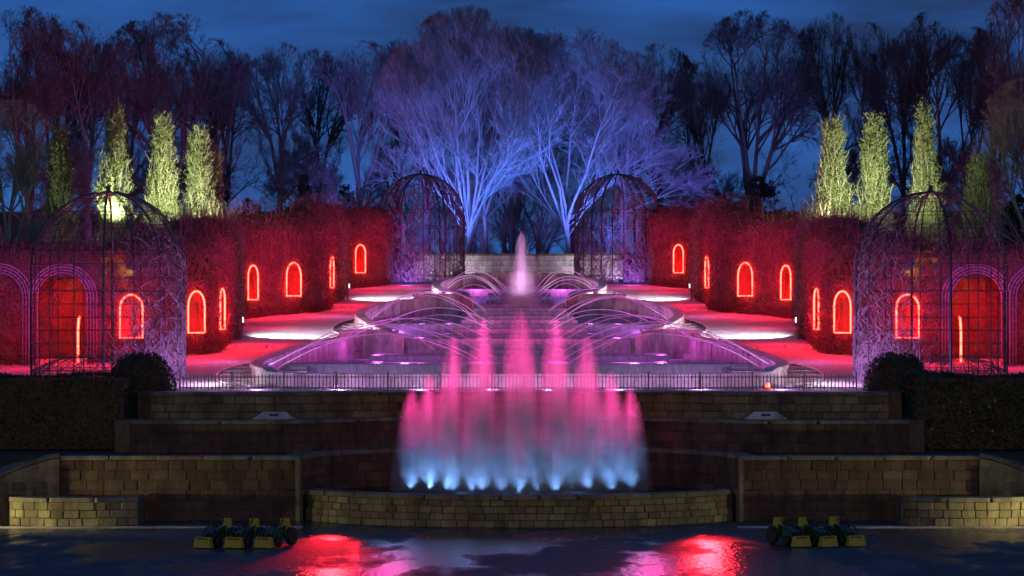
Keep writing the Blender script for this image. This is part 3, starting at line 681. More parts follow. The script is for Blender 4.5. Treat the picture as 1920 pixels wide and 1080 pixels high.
# ------------------------------------------------------------------ hornbeam tunnels with lit windows
WINW, WINH, SILL = .62, 1.18, .66
def arch_pts(w_, h, n=12):
    r = w_/2; pts = [(-r, 0), (r, 0), (r, h-r)] + [(r*cos(a), h-r+r*sin(a)) for a in np.linspace(0, pi, n)[1:]]
    return pts
def in_arch(u, z, w_, h):
    r = w_/2
    if abs(u) > r or z < 0: return False
    return z < h-r or u*u+(z-(h-r))**2 < r*r
WWID = {'front': [.70], 'near': [.84, .66], 'middle': [.74, .92, .90], 'far': [.66]}
def tunnel(key, pts, wins, height, thick, holes=(), door=None, seed=1):
    """pts: (px, D) of the cascade-facing side, left half of the picture. returns data in world coords for side -1"""
    path = smooth_path([W(X(px, D), D) for px, D in pts], .12)
    n = len(path); nr = []
    for i in range(n):
        d = (path[min(i+1, n-1)]-path[max(i-1, 0)]).normalized(); nr.append(Vector((-d.y, d.x)))   # to the left of travel = away from cascade
    base = [Zg(p.y/K) for p in path]
    arc = [0]
    for a, b in zip(path, path[1:]): arc.append(arc[-1]+(b-a).length)
    # window centres by pixel x
    pxs = [CX+p.x/(p.y/K)*F for p in path]
    wc = []
    for px in wins:
        i = min(range(n), key=lambda k: abs(pxs[k]-px)+ (0 if True else 0)); wc.append(i)
    dc = None
    if door is not None: dc = min(range(n), key=lambda k: abs(pxs[k]-door))
    # section: up the face, round the shoulder, over the roof, down the outer side
    sec = [(0, z, 'f') for z in np.arange(0, height-.85, .12)]
    for a in np.linspace(0, pi/2, 8): sec.append((.85*(1-cos(a)), height-.85+.85*sin(a), 't'))
    for x in np.linspace(.95, thick-.95, 3): sec.append((float(x), height, 't'))
    for a in np.linspace(pi/2, 0, 5): sec.append((thick-.85*(1-cos(a)), height-.85+.85*sin(a), 't'))
    for z in np.linspace(height-1.0, 0, 8): sec.append((thick, float(z), 'b'))
    m = len(sec); V = []
    g = random.Random(seed)
    for i in range(n):
        for (o, z, tg) in sec:
            q = path[i]+nr[i]*o; bump = .06*sin(arc[i]*2.1+z*1.7)*sin(z*2.3+arc[i]*.9)+.05*sin(arc[i]*5.3+z*4.1+seed)*sin(z*6.1-arc[i]*2.9)
            V.append((q.x+nr[i].x*bump, q.y+nr[i].y*bump, base[i]+z+bump*.6))
    Fc = []; S = []; N_ = []
    for i in range(n-1):
        for k in range(m-1):
            o, z, tg = sec[k]; zc = (z+sec[k+1][1])/2; ac = (arc[i]+arc[i+1])/2
            skip = thin = False
            if tg == 'f':
                for c, ww in zip(wc, WWID[key]):
                    if in_arch(ac-arc[c], zc-SILL, ww, WINH): skip = True
                if dc is not None and in_arch(ac-arc[dc], zc, 1.35, 2.5): skip = True
            p = path[i]
            if tg in 'ftb':
                cxp = CX+(V[i*m+k][0])/(V[i*m+k][1]/K)*F; cyp = HY+(EYE-V[i*m+k][2]-.05)*F/(V[i*m+k][1]/K)
                for (hx, hy, rx, ry) in holes:
                    if ((cxp-hx)/rx)**2+((cyp-hy)/ry)**2 < (.75+.35*sin(k*1.9+i*.7)) and g.random() < .62: thin = True
            if skip: continue
            f = (i*m+k, i*m+k+1, (i+1)*m+k+1, (i+1)*m+k)
            if not thin: Fc.append(f)
            a, b, c_ = (Vector(V[j]) for j in (f[0], f[1], f[3])); nn_ = (c_-a).cross(b-a); area = nn_.length; nn_.normalize()
            S.append(((a+b+c_+Vector(V[f[2]]))/4, nn_, area, 'h' if thin else tg))
    # end caps
    for i in (0, n-1):
        b0 = i*m; 
        Fc.append(tuple(b0+k for k in (range(m) if i == 0 else reversed(range(m)))))
        d = (path[1]-path[0]) if i == 0 else (path[-1]-path[-2]); d.normalize(); d = d*(-1 if i == 0 else 1)
        for _ in range(int(thick*height*14)):
            o = g.random()*thick; z = g.random()*height; q = path[i]+nr[i]*o
            S.append((Vector((q.x, q.y, base[i]+z)), Vector((d.x, d.y, 0)), 1/14, 'f'))
    # leaf faces
    Pp, Nn = [], []
    for c, nrm, area, tg in S:
        dens = {'f': 900, 't': 640, 'b': 110, 'h': 300}[tg]
        k = area*dens; k = int(k)+(1 if g.random() < k-int(k) else 0); e = sqrt(area)
        for _ in range(k):
            q = c+Vector((g.uniform(-.5, .5)*e, g.uniform(-.5, .5)*e, g.uniform(-.5, .5)*e))+nrm*g.uniform(-.02, .11); Pp.append(q); Nn.append(nrm)
    # hanging twigs drawn as thin blades across the surface
    LV, LQ = leaf_cloud(np.array([tuple(p) for p in Pp]), np.array([tuple(p) for p in Nn]), .064, .02, seed, .75)
    tw = MB(); faces = [s for s in S if s[3] in 'fth']
    for _ in range(int(plen(path)*60)):
        c, nrm, a_, tg = g.choice(faces); q = c+nrm*.06; d = Vector((g.uniform(-.3, .3), g.uniform(-.3, .3), 1))
        tw.tube([q, q+d*.25+nrm*.06, q+d*.5+nrm*g.uniform(0, .2)], [.009, .007, .003], 3, False)
    wins_w = []
    for c in wc: wins_w.append((path[c], nr[c], base[c]))
    return dict(V=V, F=Fc, LV=LV, LQ=LQ, tw=tw, wins=wins_w, door=(path[dc], nr[dc], base[dc]) if dc is not None else None, path=path, nr=nr, base=base)

SECT = [
 ('front', [(-60, 88.2), (0, 88.6), (60, 89), (115, 89.2), (165, 89.6), (243, 90.6), (300, 91.6), (336, 93)], [243], 3.25, 2.3, [(216, 505, 36, 38)], 112, 1),
 ('near', [(338, 93.2), (362, 93.8), (392, 95.0), (415, 97.0), (432, 99.2), (441, 102), (446, 107), (447, 112)], [362, 411], 3.5, 2.4, [(372, 500, 34, 34)], None, 2),
 ('middle', [(440, 112.6), (468, 113.9), (510, 116.0), (548, 117.3), (590, 119.4), (617, 122.6), (634, 127), (643, 132), (646, 138)], [469, 548, 618], 3.55, 2.4, [], None, 3),
 ('far', [(640, 138.4), (674, 139.5), (700, 141), (722, 142.6), (742, 145)], [674], 3.3, 2.2, [], None, 4)]
WLAB = {('front', 0): 'behind the front wire dome', ('near', 0): 'the widest one, next to the front wire dome', ('near', 1): 'edge-on at the corner of the nearest hedge bay', ('middle', 0): 'first of three on the middle hedge bay', ('middle', 1): 'central one of three on the middle hedge bay', ('middle', 2): 'last of three on the middle hedge bay', ('far', 0): 'farthest one, beside the rear wire dome'}
SN = {-1: 'left', 1: 'right'}
for key, pts, wins, H, T, holes, door, sd in SECT:
    d = tunnel(key, pts, wins, H, T, holes, door, sd)
    core = bpy.data.meshes.new('core'); core.from_pydata(d['V'], [], d['F']); core.materials.append(MATS['hedge_core'])
    lm = np_mesh('foliage', d['LV'], d['LQ'], 'hedge_leaf')
    tm = bpy.data.meshes.new('twigs'); tm.from_pydata(d['tw'].v, [], d['tw'].f); tm.materials.append(MATS['twig'])
    for s in (-1, 1):
        lab = {'front': 'clipped red-lit hedge tunnel behind the front wire dome', 'near': 'nearest bay of the red-lit clipped hedge tunnel with a wide window', 'middle': 'middle bay of the red-lit clipped hedge tunnel with three windows', 'far': 'farthest short bay of the red-lit hedge tunnel by the rear wire dome'}[key]
        h = thing('hedge_tunnel', f'{lab}, {SN[s]} side', 'hedge', scale=(-s, 1, 1), group='hornbeam tunnel bays')
        inst('inner_growth', core, h); f = inst('foliage', lm, h); f['kind'] = 'stuff'; t_ = inst('twigs', tm, h); t_['kind'] = 'stuff'
        for wi, (p, nr, b) in enumerate(d['wins']):
            tang = Vector((nr.y, -nr.x)); m = MB()
            tp = [(p.x+tang.x*u-nr.x*.10, p.y+tang.y*u-nr.y*.10, b+SILL+z) for u, z in arch_pts(WWID[key][wi]+.04, WINH+.02)]
            # shallow leafy backing added in each window to catch the red light
            av = arch_pts(WWID[key][wi]+.10, WINH+.05); na = len(av); rv, rf = [], []; gg = random.Random(wi*7+sd)
            for dp, sh in ((.0, 1.0), (.2, .98), (.42, .95)):
                for u, z in av: jj = gg.uniform(-.02, .02); rv.append((p.x+tang.x*(u*sh+jj)+nr.x*(dp+jj), p.y+tang.y*(u*sh+jj)+nr.y*(dp+jj), b+SILL+z*sh-.02))
            for r_ in range(2): rf += [(r_*na+k, r_*na+(k+1) % na, (r_+1)*na+(k+1) % na, (r_+1)*na+k) for k in range(na)]
            rf.append(tuple(2*na+k for k in range(na))); mesh_obj('window_backing', rv, rf, 'hedge_leaf', h)
            m.tube(tp, .025, 6, closed=True); o = m.build('arched_light', 'neon_red'); o.scale = (-s, 1, 1)
            for dn, dt, dz, pw in ((-.5, 0, SILL+.55, 150), (.22, 0, SILL+.22, 60)): q = p+nr*dn+tang*dt; lamp('window_fill', (-s*q.x, q.y, b+dz), RED, pw, 'POINT', None, .12)  # unseen red lamps added to strengthen the tubes' halo and window glow
            tag(o, f'red arched window light, {WLAB[(key, wi)]}, {SN[s]} side', 'light tube', 'red arched window lights')
        if d['door']:
            p, nr, b = d['door']; tang = Vector((nr.y, -nr.x))
            # light strip standing inside the doorway
            q = p+tang*.52+nr*.5; m = MB(); m.tube([(q.x, q.y, b+.05), (q.x, q.y, b+.9), (q.x+.02, q.y, b+1.25), (q.x+.06, q.y, b+1.32)], .032, 6); o = m.build('light_strip', 'neon_red'); o.scale = (-s, 1, 1)
            tag(o, f'upright glowing red light strip inside the {SN[s]} arched tunnel doorway', 'light strip', 'doorway light strips')
            for off, nm in ((0, 'fully visible arched'), (-1.75, 'outermost arched')):
                a = thing('trellis_arch', f'{nm} wire trellis doorway of the {SN[s]} hedge tunnel', 'trellis', scale=(-s, 1, 1), group='trellis doorways')
                pc = p+tang*off-nr*.25
                for e, (ww, hh) in enumerate(((1.36, 2.52), (1.52, 2.60), (1.68, 2.68), (1.84, 2.76))):
                    pp = arch_pts(ww, hh, 18)[1:]+[(-ww/2, 0)]; m = MB()
                    m.tube([(pc.x+tang.x*u-nr.x*.04*e, pc.y+tang.y*u-nr.y*.04*e, b+z) for u, z in pp], .016, 5); m.build('hoop', 'iron_grey', a)
                pa = arch_pts(1.36, 2.52, 18)[1:]+[(-.68, 0)]; pb = arch_pts(1.84, 2.76, 18)[1:]+[(-.92, 0)]
                bars = list(zip(pa, pb))+[((e*.68, zz), (e*.92, zz)) for zz in np.arange(.3, 1.8, .3) for e in (-1, 1)]
                for (u0, z0), (u1, z1) in bars:
                    m = MB(); m.tube([(pc.x+tang.x*u0, pc.y+tang.y*u0, b+z0), (pc.x+tang.x*u1-nr.x*.12, pc.y+tang.y*u1-nr.y*.12, b+z1)], .009, 4); m.build('cross_bar', 'iron_grey', a)
        SECT_D = d
        # red tunnel lights, plus unseen lamps added before the hedge to tint it and path
        pth = d['path']; n = len(pth)
        cnt = {'front': 3, 'near': 2, 'middle': 4, 'far': 1}[key]
        for k in range(cnt):
            i = int(n*(k+.5)/cnt); q = pth[i]+d['nr'][i]*1.1; lamp('tunnel_glow', (-s*q.x, q.y, d['base'][i]+1.6), RED, 170 if key == 'front' else 110, 'POINT', None, .15)
            q = pth[i]-d['nr'][i]*1.2; lamp('path_fill', (-s*q.x, q.y, d['base'][i]+.9), (1, .012, .12), 70, 'POINT', None, .3)
            q = pth[i]-d['nr'][i]*3.0; lamp('hedge_wash', (-s*q.x, q.y, d['base'][i]+2.6), (.55, .05, .5) if key == 'front' else (.9, .025, .24), 520 if key == 'front' else 820, 'SPOT', (-s*pth[i].x, pth[i].y, d['base'][i]+3.0), .2, 120, 1.0)

# ------------------------------------------------------------------ wire domes
def climb(m, rad, hcyl, hdome, n, a0, a1, seed, zmin=0, r0=.016, step=.16, nmax=22):
    """wandering climber stems on the surface of the dome"""
    g = random.Random(seed)
    for _ in range(n):
        a = g.uniform(a0, a1); z = zmin if g.random() < .55 else g.uniform(zmin, hcyl+hdome*.8); da = g.uniform(-.5, .5); pts, rr = [], []
        k = g.randint(6, nmax)
        for i in range(k):
            if z < hcyl: r = rad
            else:
                u = min(1, (z-hcyl)/hdome); r = rad*sqrt(max(0, 1-u*u))
            r2 = r+g.uniform(-.07, .05)
            pts.append((r2*cos(a), r2*sin(a), z)); rr.append(r0*(1-.75*i/k)*g.uniform(.8, 1.2))
            da += g.uniform(-.9, .9); da *= .8; a += da*step/max(rad*.6, r); z += step*g.uniform(.2, 1.1)
            if z > hcyl+hdome*.97: break
            if z < zmin: z = zmin
        if len(pts) > 2: m.tube(pts, rr, 3, False)
    return m
def wire_dome(label, loc, seed, nrib, nhoop, dense, side, mat='iron'):
    rad, hc, hd = 1.95, 2.9, 1.95
    t = thing('wire_dome', label, 'wire dome', loc, group='domed wire arbours')
    for k in range(nrib):
        a = 2*pi*k/nrib+.1; thick = k % 4 == 0; m = MB()
        pts = [(rad*cos(a), rad*sin(a), z) for z in (0, .7, 1.4, 2.1, hc)]+[(rad*cos(b)*cos(a), rad*cos(b)*sin(a), hc+hd*sin(b)) for b in np.linspace(0, pi/2-.04, 12)[1:]]
        m.tube(pts, .034 if thick else .015, 5); m.build('rib', mat, t)
    for k in range(nhoop):
        z = .3+(hc+hd-.5)*k/(nhoop-1); r = rad if z < hc else rad*sqrt(max(.02, 1-((z-hc)/hd)**2)); m = MB()
        m.tube([(r*cos(b), r*sin(b), z) for b in np.linspace(0, 2*pi, 33)[:-1]], .011, 4, closed=True); m.build('hoop', mat, t)
    m = MB(); m.lathe([(.09, 0), (.11, .05), (.05, .1), (.06, .16), (0.001, .24)], (0, 0, hc+hd-.03), 10); m.build('finial', mat, t)
    if dense:
        m = climb(MB(), rad, hc, hd, 720, 0, 2*pi, seed, r0=.014); o = m.build('climber_stems', 'vine', t); o['kind'] = 'stuff'
    else:
        c = 0 if side < 0 else pi
        m = climb(MB(), rad, hc, hd, 430, c-1.2, c+1.2, seed, r0=.014, step=.12)
        climb(m, rad, hc, hd, 130, 0, 2*pi, seed+1, r0=.012, step=.12); climb(m, rad, .1, .6, 120, 0, 2*pi, seed+2, r0=.010, step=.10)
        o = m.build('climber_stems', 'vine', t); o['kind'] = 'stuff'
    return t
for s in (-1, 1):
    Df = 83.6; xf = (974-203)/F*Df
    wire_dome(f'large open wire dome arbour at the near {SN[s]}, thorny climber on its inner side', (s*xf, K*Df, Zg(Df)-.05), 5+s, 16, 14, False, s, 'iron')
    Dr = 145.4; xr = (974-789)/F*Dr
    wire_dome(f'distant blue wire dome arbour tangled with bare climbers, rear {SN[s]}', (s*xr, K*Dr, Zg(Dr)), 15+s, 24, 7, True, s, 'iron')

# back wall of the top pool
def back_wall():
    t = thing('curved_garden_wall', 'pale floodlit curved stone wall behind the topmost pool', 'wall')
    p = smooth_path([W(x, d) for x, d in ((-4.9, 149.0), (-3.0, 150.3), (0, 151), (3.0, 150.3), (4.9, 149.0))], .25)
    ribbon_wall('backing', p, 5.8, 7.22, .35, 'mortar', t, side=1)
    stone_wall(t, p, 6.02, [.24, .24, .24, .24, .24], .36, 'panel_stone', seed=77)
    coping_run(t, p, 7.22, .09, .46, .05, 1.0, 9)
back_wall()

# ------------------------------------------------------------------ clipped hedges and domes in the foreground
def clipped(label, cat, pts, seed, mat, size, core_mat, parts, name, group=None, dens=700):
    """pts: list of (center, half sizes, kind) rounded forms in one plant"""
    g = random.Random(seed); t = thing(name, label, cat, group=group); Pp, Nn = [], []
    for c, hs, kind in pts:
        m = MB()
        if kind == 'box':
            nx = max(2, int(hs[0]*2/.35)); nz = max(2, int(hs[2]*2/.35)); v = []
            m.box(c, (hs[0]*2-.1, hs[1]*2-.1, hs[2]*2-.08))
            A = [(hs[0]*hs[2]*4, 1), (hs[0]*hs[1]*4, 2), (hs[1]*hs[2]*4, 0)]
            for area, ax in A:
                for sg in (-1, 1):
                    if ax == 1 and sg > 0: continue
                    if ax == 2 and sg < 0: continue
                    for _ in range(int(area*dens)):
                        q = [g.uniform(-1, 1)*hs[0], g.uniform(-1, 1)*hs[1], g.uniform(-1, 1)*hs[2]]; q[ax] = sg*hs[ax]; nv = [0, 0, 0]; nv[ax] = sg
                        wob = .05*sin(q[0]*2.3+seed)*cos(q[2]*3.1); q[ax] += sg*wob
                        # soften the top edge
                        if q[2] > hs[2]-.12 and abs(q[1]) > hs[1]-.12: q[2] -= .05; q[1] *= .97
                        Pp.append((c[0]+q[0], c[1]+q[1], c[2]+q[2])); Nn.append(nv)
        else:
            prof = [(hs[0]*.92*cos(b)**.8 if b < pi/2 else 0.001, hs[2]*.96*sin(b)) for b in np.linspace(0, pi/2-.001, 10)]
            m.lathe([(max(r, .001), z) for r, z in prof], c, 24)
            for _ in range(int(hs[0]*hs[0]*2*pi*dens*1.3)):
                a = g.uniform(0, 2*pi); zz = g.random(); b = math.asin(zz); wb = 1+.035*sin(a*3+zz*5+seed)+.03*sin(a*7-zz*9); q = (hs[0]*wb*cos(b)**.8*cos(a), hs[0]*wb*cos(b)**.8*sin(a), hs[2]*zz*(1+.03*sin(a*2+seed)))
                Pp.append((c[0]+q[0], c[1]+q[1], c[2]+q[2])); Nn.append((cos(a)*cos(b), sin(a)*cos(b), sin(b)))
        m.build('inner_growth', core_mat, t)
    o = leaves_obj('foliage', Pp, Nn, size, .025, seed, mat, t); o['kind'] = 'stuff'
    return t
for s in (-1, 1):
    n_ = SN[s]
    if s < 0: mat, sz, lab = 'box_leaf', .06, 'long dark clipped box hedge at the left end of the terrace walls'
    else: mat, sz, lab = 'laurel_leaf', .085, 'dark glossy-leaved hedge at the right end of the terrace walls'
    clipped(lab, 'hedge', [((s*11.6, K*76.0, 2.30), (2.5, .75, .86), 'box'), ((s*14.8, K*76.2, 2.2), (2.2, .8, .88), 'box')], 90+s, mat, sz, 'hedge_core', 1, 'clipped_hedge', 'foreground hedges', 520)
    Dd = 78.4; clipped(f'dark dome-shaped clipped bush beside the {n_} end of the railing', 'bush', [((s*(974-266)/F*Dd, K*Dd, 2.66), (.80, .80, 1.0), 'dome')], 95+s, 'box_leaf', .055, 'hedge_core', 1, 'dome_topiary', 'clipped domes', 900)

# ------------------------------------------------------------------ trees
def grow_tree(seed, H=1.0, Wd=.6, clear=.32, forks=3, levels=5, kids=(7, 7, 6, 6, 4), spread=.55, up=.25, r0=.018, low=False):
    """a bare tree in unit height. returns (trunk MB, crown MB)"""
    g = random.Random(seed); tr, crn = MB(), MB()
    cz = (clear+1)/2; rz = (1-clear)/2*1.04; rx = Wd/2
    def env(p): return (p.x/rx)**2+(p.y/rx)**2+((p.z-cz)/rz)**2
    def perp(d): 
        a = Vector((g.gauss(0, 1), g.gauss(0, 1), g.gauss(0, 1))); a -= d*a.dot(d); return a.normalized() if a.length > 1e-6 else d.orthogonal().normalized()
    def branch(p, d, ln, r, lv):
        ns = (9, 7, 5, 4, 3, 2)[lv]; pts, rad = [p.copy()], [r]; seg = ln/ns
        kidsn = kids[lv] if lv < len(kids) else 0
        for i in range(ns):
            d = (d+perp(d)*g.uniform(0, (.10, .20, .26, .3, .34, .4)[lv])+Vector((0, 0, up*(.5 if lv == 0 else .16)))).normalized()
            q = p+d*seg
            if lv > 0 and env(q) > 1.0+.12*g.random()-.06 and q.z > cz*.8:
                pts.append(p+d*seg*.4); rad.append(r*.15); break
            if lv > 0 and q.z < clear*.55 and d.z < 0: d.z = abs(d.z)*.5
            p = q; pts.append(p.copy()); rad.append(max(r*(1-.82*(i+1)/ns), .00042))
        (tr if lv <= 1 else crn).tube(pts, rad, (8, 6, 4, 3, 3, 3)[lv], False)
        if lv+1 > levels: return
        m = len(pts)
        for k in range(kidsn):
            u = g.uniform(.28 if lv else .0, 1.0) if lv else g.uniform(.15, 1)
            j = min(m-2, int(u*(m-1))); f = u*(m-1)-j; q = pts[j].lerp(pts[j+1], min(1, max(0, f))); rr = rad[j]*.62
            dd = (pts[j+1]-pts[j]).normalized(); ang = g.uniform(.35, .95)*spread*1.6
            nd = (dd*cos(ang)+perp(dd)*sin(ang)).normalized()
            l2 = ln*g.uniform(.42, .68)*(1-.35*u)
            branch(q, nd, l2, max(rr, .00062), lv+1)
    # trunk to the fork, then co-dominant leaders
    p = Vector((0, 0, -.01)); d = Vector((g.uniform(-.04, .04), g.uniform(-.04, .04), 1)).normalized(); pts, rad = [p], [r0*1.35]
    for i in range(6):
        d = (d+perp(d)*.05+Vector((0, 0, .2))).normalized(); p = p+d*clear*.95/6; pts.append(p); rad.append(r0*(1.1-.3*i/6))
    tr.tube(pts, rad, 9, False)
    a0 = g.uniform(0, 6.28)
    for k in range(forks):
        a = a0+k*2*pi/forks+g.uniform(-.4, .4); t = g.uniform(.12, .45) if k else .08
        nd = Vector((cos(a)*t, sin(a)*t, 1)).normalized(); branch(p-d*.02*k, nd, (1-clear)*g.uniform(.82, 1.0), r0*g.uniform(.62, .8), 1)
    nl = 5 if not low else 9
    for k in range(nl):    # side limbs below the fork
        q = pts[3].lerp(pts[-1], g.random()); a = g.uniform(0, 6.28); nd = Vector((cos(a), sin(a), g.uniform(.7, 1.6) if low else g.uniform(.15, .9))).normalized(); branch(q, nd, (1-clear)*g.uniform(.45, .68), r0*.36, 1 if k < 2 else 2)
    return tr, crn
VAR = []
for i, kw in enumerate([dict(Wd=.58, clear=.34, forks=3), dict(Wd=.66, clear=.28, forks=4, spread=.62), dict(Wd=.50, clear=.40, forks=3), dict(Wd=.62, clear=.20, forks=7, spread=.40, up=.5, low=True, r0=.0085), dict(Wd=.60, clear=.22, forks=6, spread=.40, up=.5, low=True, r0=.0085), dict(Wd=1.1, clear=.10, forks=6, levels=4, kids=(5, 6, 6, 4), spread=.7, r0=.02)]):
    kw.setdefault('kids', (7, 11, 9, 7, 5)); tr, crn = grow_tree(100+i, **kw)
    ms = []
    for mb, nm in ((tr, 'trunk'), (crn, 'crown')):
        V = np.array(mb.v, dtype=np.float32); q = np.array([f for f in mb.f if len(f) == 4], dtype=np.int32); ms.append((V, q, nm))
    VAR.append(ms)
TM = {}
def tree_mesh(vi):
    if vi not in TM: TM[vi] = [np_mesh(nm, V, q, 'bark' if nm == 'trunk' else 'twig', True) for V, q, nm in VAR[vi]]
    return TM[vi]
def tree(px, D, top, width, vi, label, grey=False, rz=0, base=None, name='bare_tree', group='bare trees behind the garden', lean=0):
    zb = Zg(D) if base is None else base; H = Zp(top, D)-zb; wd = width/F*D; w0 = [.58, .66, .50, .62, .60, 1.1][vi]
    sx = wd/w0*1.2; t = thing(name, label, 'tree' if name == 'bare_tree' else 'shrub', (X(px, D), K*D, zb), rz, group, (sx, sx, H))
    for me, nm in zip(tree_mesh(vi), ('trunk', 'crown')):
        o = inst(nm, me, t)
        if grey: o.material_slots[0].link = 'OBJECT'; o.material_slots[0].material = MATS['bark_grey' if nm == 'trunk' else 'twig_grey']
    return t
TREES = [(48, 150, 20, 200, 1, 'bare tree at the far left edge of the picture'), (165, 158, 38, 190, 0, 'bare tree with dark reddish crown, second from the left edge'), (318, 165, 30, 260, 1, 'broad bare tree with wide dark crown behind the left lit cypresses'),
 (425, 205, 100, 120, 2, 'thin bare tree behind the broad dark crown on the left'), (522, 188, 84, 140, 2, 'slender two-stemmed bare tree with rounded crown left of centre'), (676, 182, 74, 185, 0, 'bare tree forking low, just left of the blue-lit pair', ), (748, 205, 78, 110, 2, 'dark narrow bare tree peeping between left of centre crowns'),
 (1238, 188, 86, 140, 2, 'dark bare tree right behind the rear right wire dome'), (1412, 184, 26, 215, 1, 'wide twin-stemmed bare tree standing over the dark yew on the right'), (1552, 192, 28, 130, 2, 'tall bare tree with forked crown behind right lit cypresses'), (1634, 190, 40, 110, 0, 'slim bare tree with small round crown between the right cypresses'),
 (1758, 172, 24, 180, 0, 'heavy dark bare tree with thick trunk on the right'), (1872, 165, 46, 150, 1, 'bare tree near the right edge with purple-tinged twigs'), (1935, 140, -30, 190, 1, 'bare tree cut off by the right picture edge'),
 (238, 185, 60, 150, 2, 'dark bare tree between the second and the broad left tree'), (405, 172, 70, 150, 0, 'reddish bare tree at the right flank of the broad left crown'), (600, 215, 95, 130, 2, 'far bare tree between the two-stemmed and the low-forking trees'), (1318, 215, 120, 120, 0, 'far low bare tree left of the wide twin-stemmed tree'), (1690, 205, 60, 120, 2, 'far bare tree left of the heavy dark tree on the right'), (1815, 196, 50, 120, 0, 'far bare tree right of the heavy dark tree'), (100, 190, 60, 150, 2, 'far bare tree between the two leftmost ones')]
for i, (px, D, tp, wd, vi, lab) in enumerate(TREES): tree(px, D, tp, wd, vi, lab, grey=px in (522, 676), rz=i*1.3)
tree(878, 158, 22, 290, 3, 'great blue-lit beech with pale branches, left of the central pair', True, .3, 7.1); tree(1066, 159, 58, 270, 4, 'great blue-lit beech with pale branches, right of the central pair', True, 2.1, 7.1)
tree(960, 200, 60, 260, 3, 'farther bare tree filling the gap between the blue-lit pair', True, 1.5, 7.2); tree(800, 178, 95, 210, 0, 'violet-tinged bare tree left behind the blue-lit pair', True, 4.2, 7.1); tree(1165, 176, 100, 190, 2, 'violet-tinged bare tree right behind the blue-lit pair', True, 5.2, 7.1)
tree(912, 160, 250, 90, 2, 'young slim blue-lit trunk beside the left beech', True, 1, 7.1); tree(22, 124, 190, 190, 1, 'nearer purple-lit bare tree low at the left edge', True, 2.2); tree(1925, 126, 150, 170, 0, 'nearer purple-lit bare tree low at the right edge', True, 2.9)
sh = [(905, 163, 405), (945, 166, 400), (985, 168, 410), (1020, 165, 398), (1095, 166, 395), (1140, 160, 400), (845, 162, 395), (790, 164, 400), (730, 160, 395), (1195, 162, 395), (600, 170, 340), (640, 165, 370), (480, 160, 350), (455, 150, 370), (1290, 175, 380)]
for i, (px, D, tp) in enumerate(sh):
    tree(px, D, tp, 80+10*(i % 3), 5, f'low bare shrub in the thicket, {["blue-lit, left of the central jet", "blue-lit, just left above the central jet", "blue-lit, right above the central jet", "blue-lit, right of the central jet", "blue-lit, right of the right beech", "behind the rear right dome, inner side", "blue-lit, left of the left beech", "behind the middle of the rear left dome", "behind the outer side of the rear left dome", "behind the rear right dome, outer side", "taller, above the left hedge tunnel", "beside the fir on the left", "dark, left of the two-stemmed tree", "leftmost above the hedge tunnel", "right of the rear right dome"][i]}', True, i*.9, Zg(D) if D > 150 else None, 'bare_shrub', 'thicket shrubs')

for i, (px, D, tp, wd) in enumerate([(890, 200, 345, 130), (950, 206, 350, 140), (1010, 202, 340, 140), (1075, 208, 345, 140), (830, 205, 350, 130), (1135, 204, 350, 130), (770, 210, 345, 140), (1200, 210, 350, 140), (660, 212, 360, 150), (560, 215, 365, 150), (1290, 214, 365, 140), (1500, 216, 365, 150)]):
    lab = ['seen left of the central jet', 'seen right above the central jet', 'seen right of the central jet', 'seen beside the right beech trunk', 'seen beside the left beech trunk', 'seen over the inner edge of the rear right dome', 'behind the rear left dome', 'behind the rear right dome', 'behind the low-forking tree', 'behind the pointed fir', 'between the dark bare tree and the yew', 'left of the first right cypress'][i]
    tree(px, D, tp, wd*1.5, 5, f'far dark undergrowth clump {lab}', True, i*1.1, 7.0, 'bare_shrub', 'far undergrowth')
# upright cypresses lit green
def cypress_mesh(seed, dens=1.0):
    g = random.Random(seed); tr, br = MB(), MB(); lp, ln = [], []
    tr.tube([(0, 0, -.01), (.003, 0, .3), (0, .003, .7), (0, 0, .97)], [.016, .013, .008, .002], 6, False)
    for k in range(int(230*dens)):
        z0 = g.random()**1.25*.84; a = g.uniform(0, 6.28); wmax = .125*(min(1, (z0+.12)/.16))*(1-z0)**.95+.008; ln_ = g.uniform(.16, .30)*(1-z0*.55)
        pts, rad = [], []; o = g.uniform(.5, 1.0)*wmax
        for i in range(7):
            u = i/6; rr = o*(1-(1-u)**2.2); wob = g.uniform(-.006, .006)
            pts.append(Vector((rr*cos(a)+wob, rr*sin(a)+g.uniform(-.006, .006), z0+ln_*u))); rad.append(.0042*(1-.75*u))
        br.tube(pts, rad, 4, False)
        for _ in range(13):
            j = g.randint(1, 5); p = pts[j].lerp(pts[j+1], g.random()); d = Vector((g.uniform(-1, 1), g.uniform(-1, 1), g.uniform(.8, 2.2))).normalized(); l = g.uniform(.025, .06)
            q = p+d*l; br.tube([p, p+d*l*.5+Vector((g.uniform(-.004, .004),)*3), q], [.0017, .0013, .0006], 3, False)
            for _ in range(7): r_ = p.lerp(q, g.random())+Vector((g.gauss(0, .007), g.gauss(0, .007), g.gauss(0, .01))); lp.append(tuple(r_)); ln.append((cos(a), sin(a), .3))
    LV, LQ = leaf_cloud(np.array(lp), np.array(ln), .011, .002, seed, .9)
    def arr(mb, mt, nm):
        return np_mesh(nm, np.array(mb.v, dtype=np.float32), np.array([f for f in mb.f if len(f) == 4], dtype=np.int32), mt, True)
    return arr(tr, 'bark_grey', 'trunk'), arr(br, 'twig_grey', 'branches'), np_mesh('foliage', LV, LQ, 'cypress_leaf')
CM = [cypress_mesh(500+i) for i in range(3)]
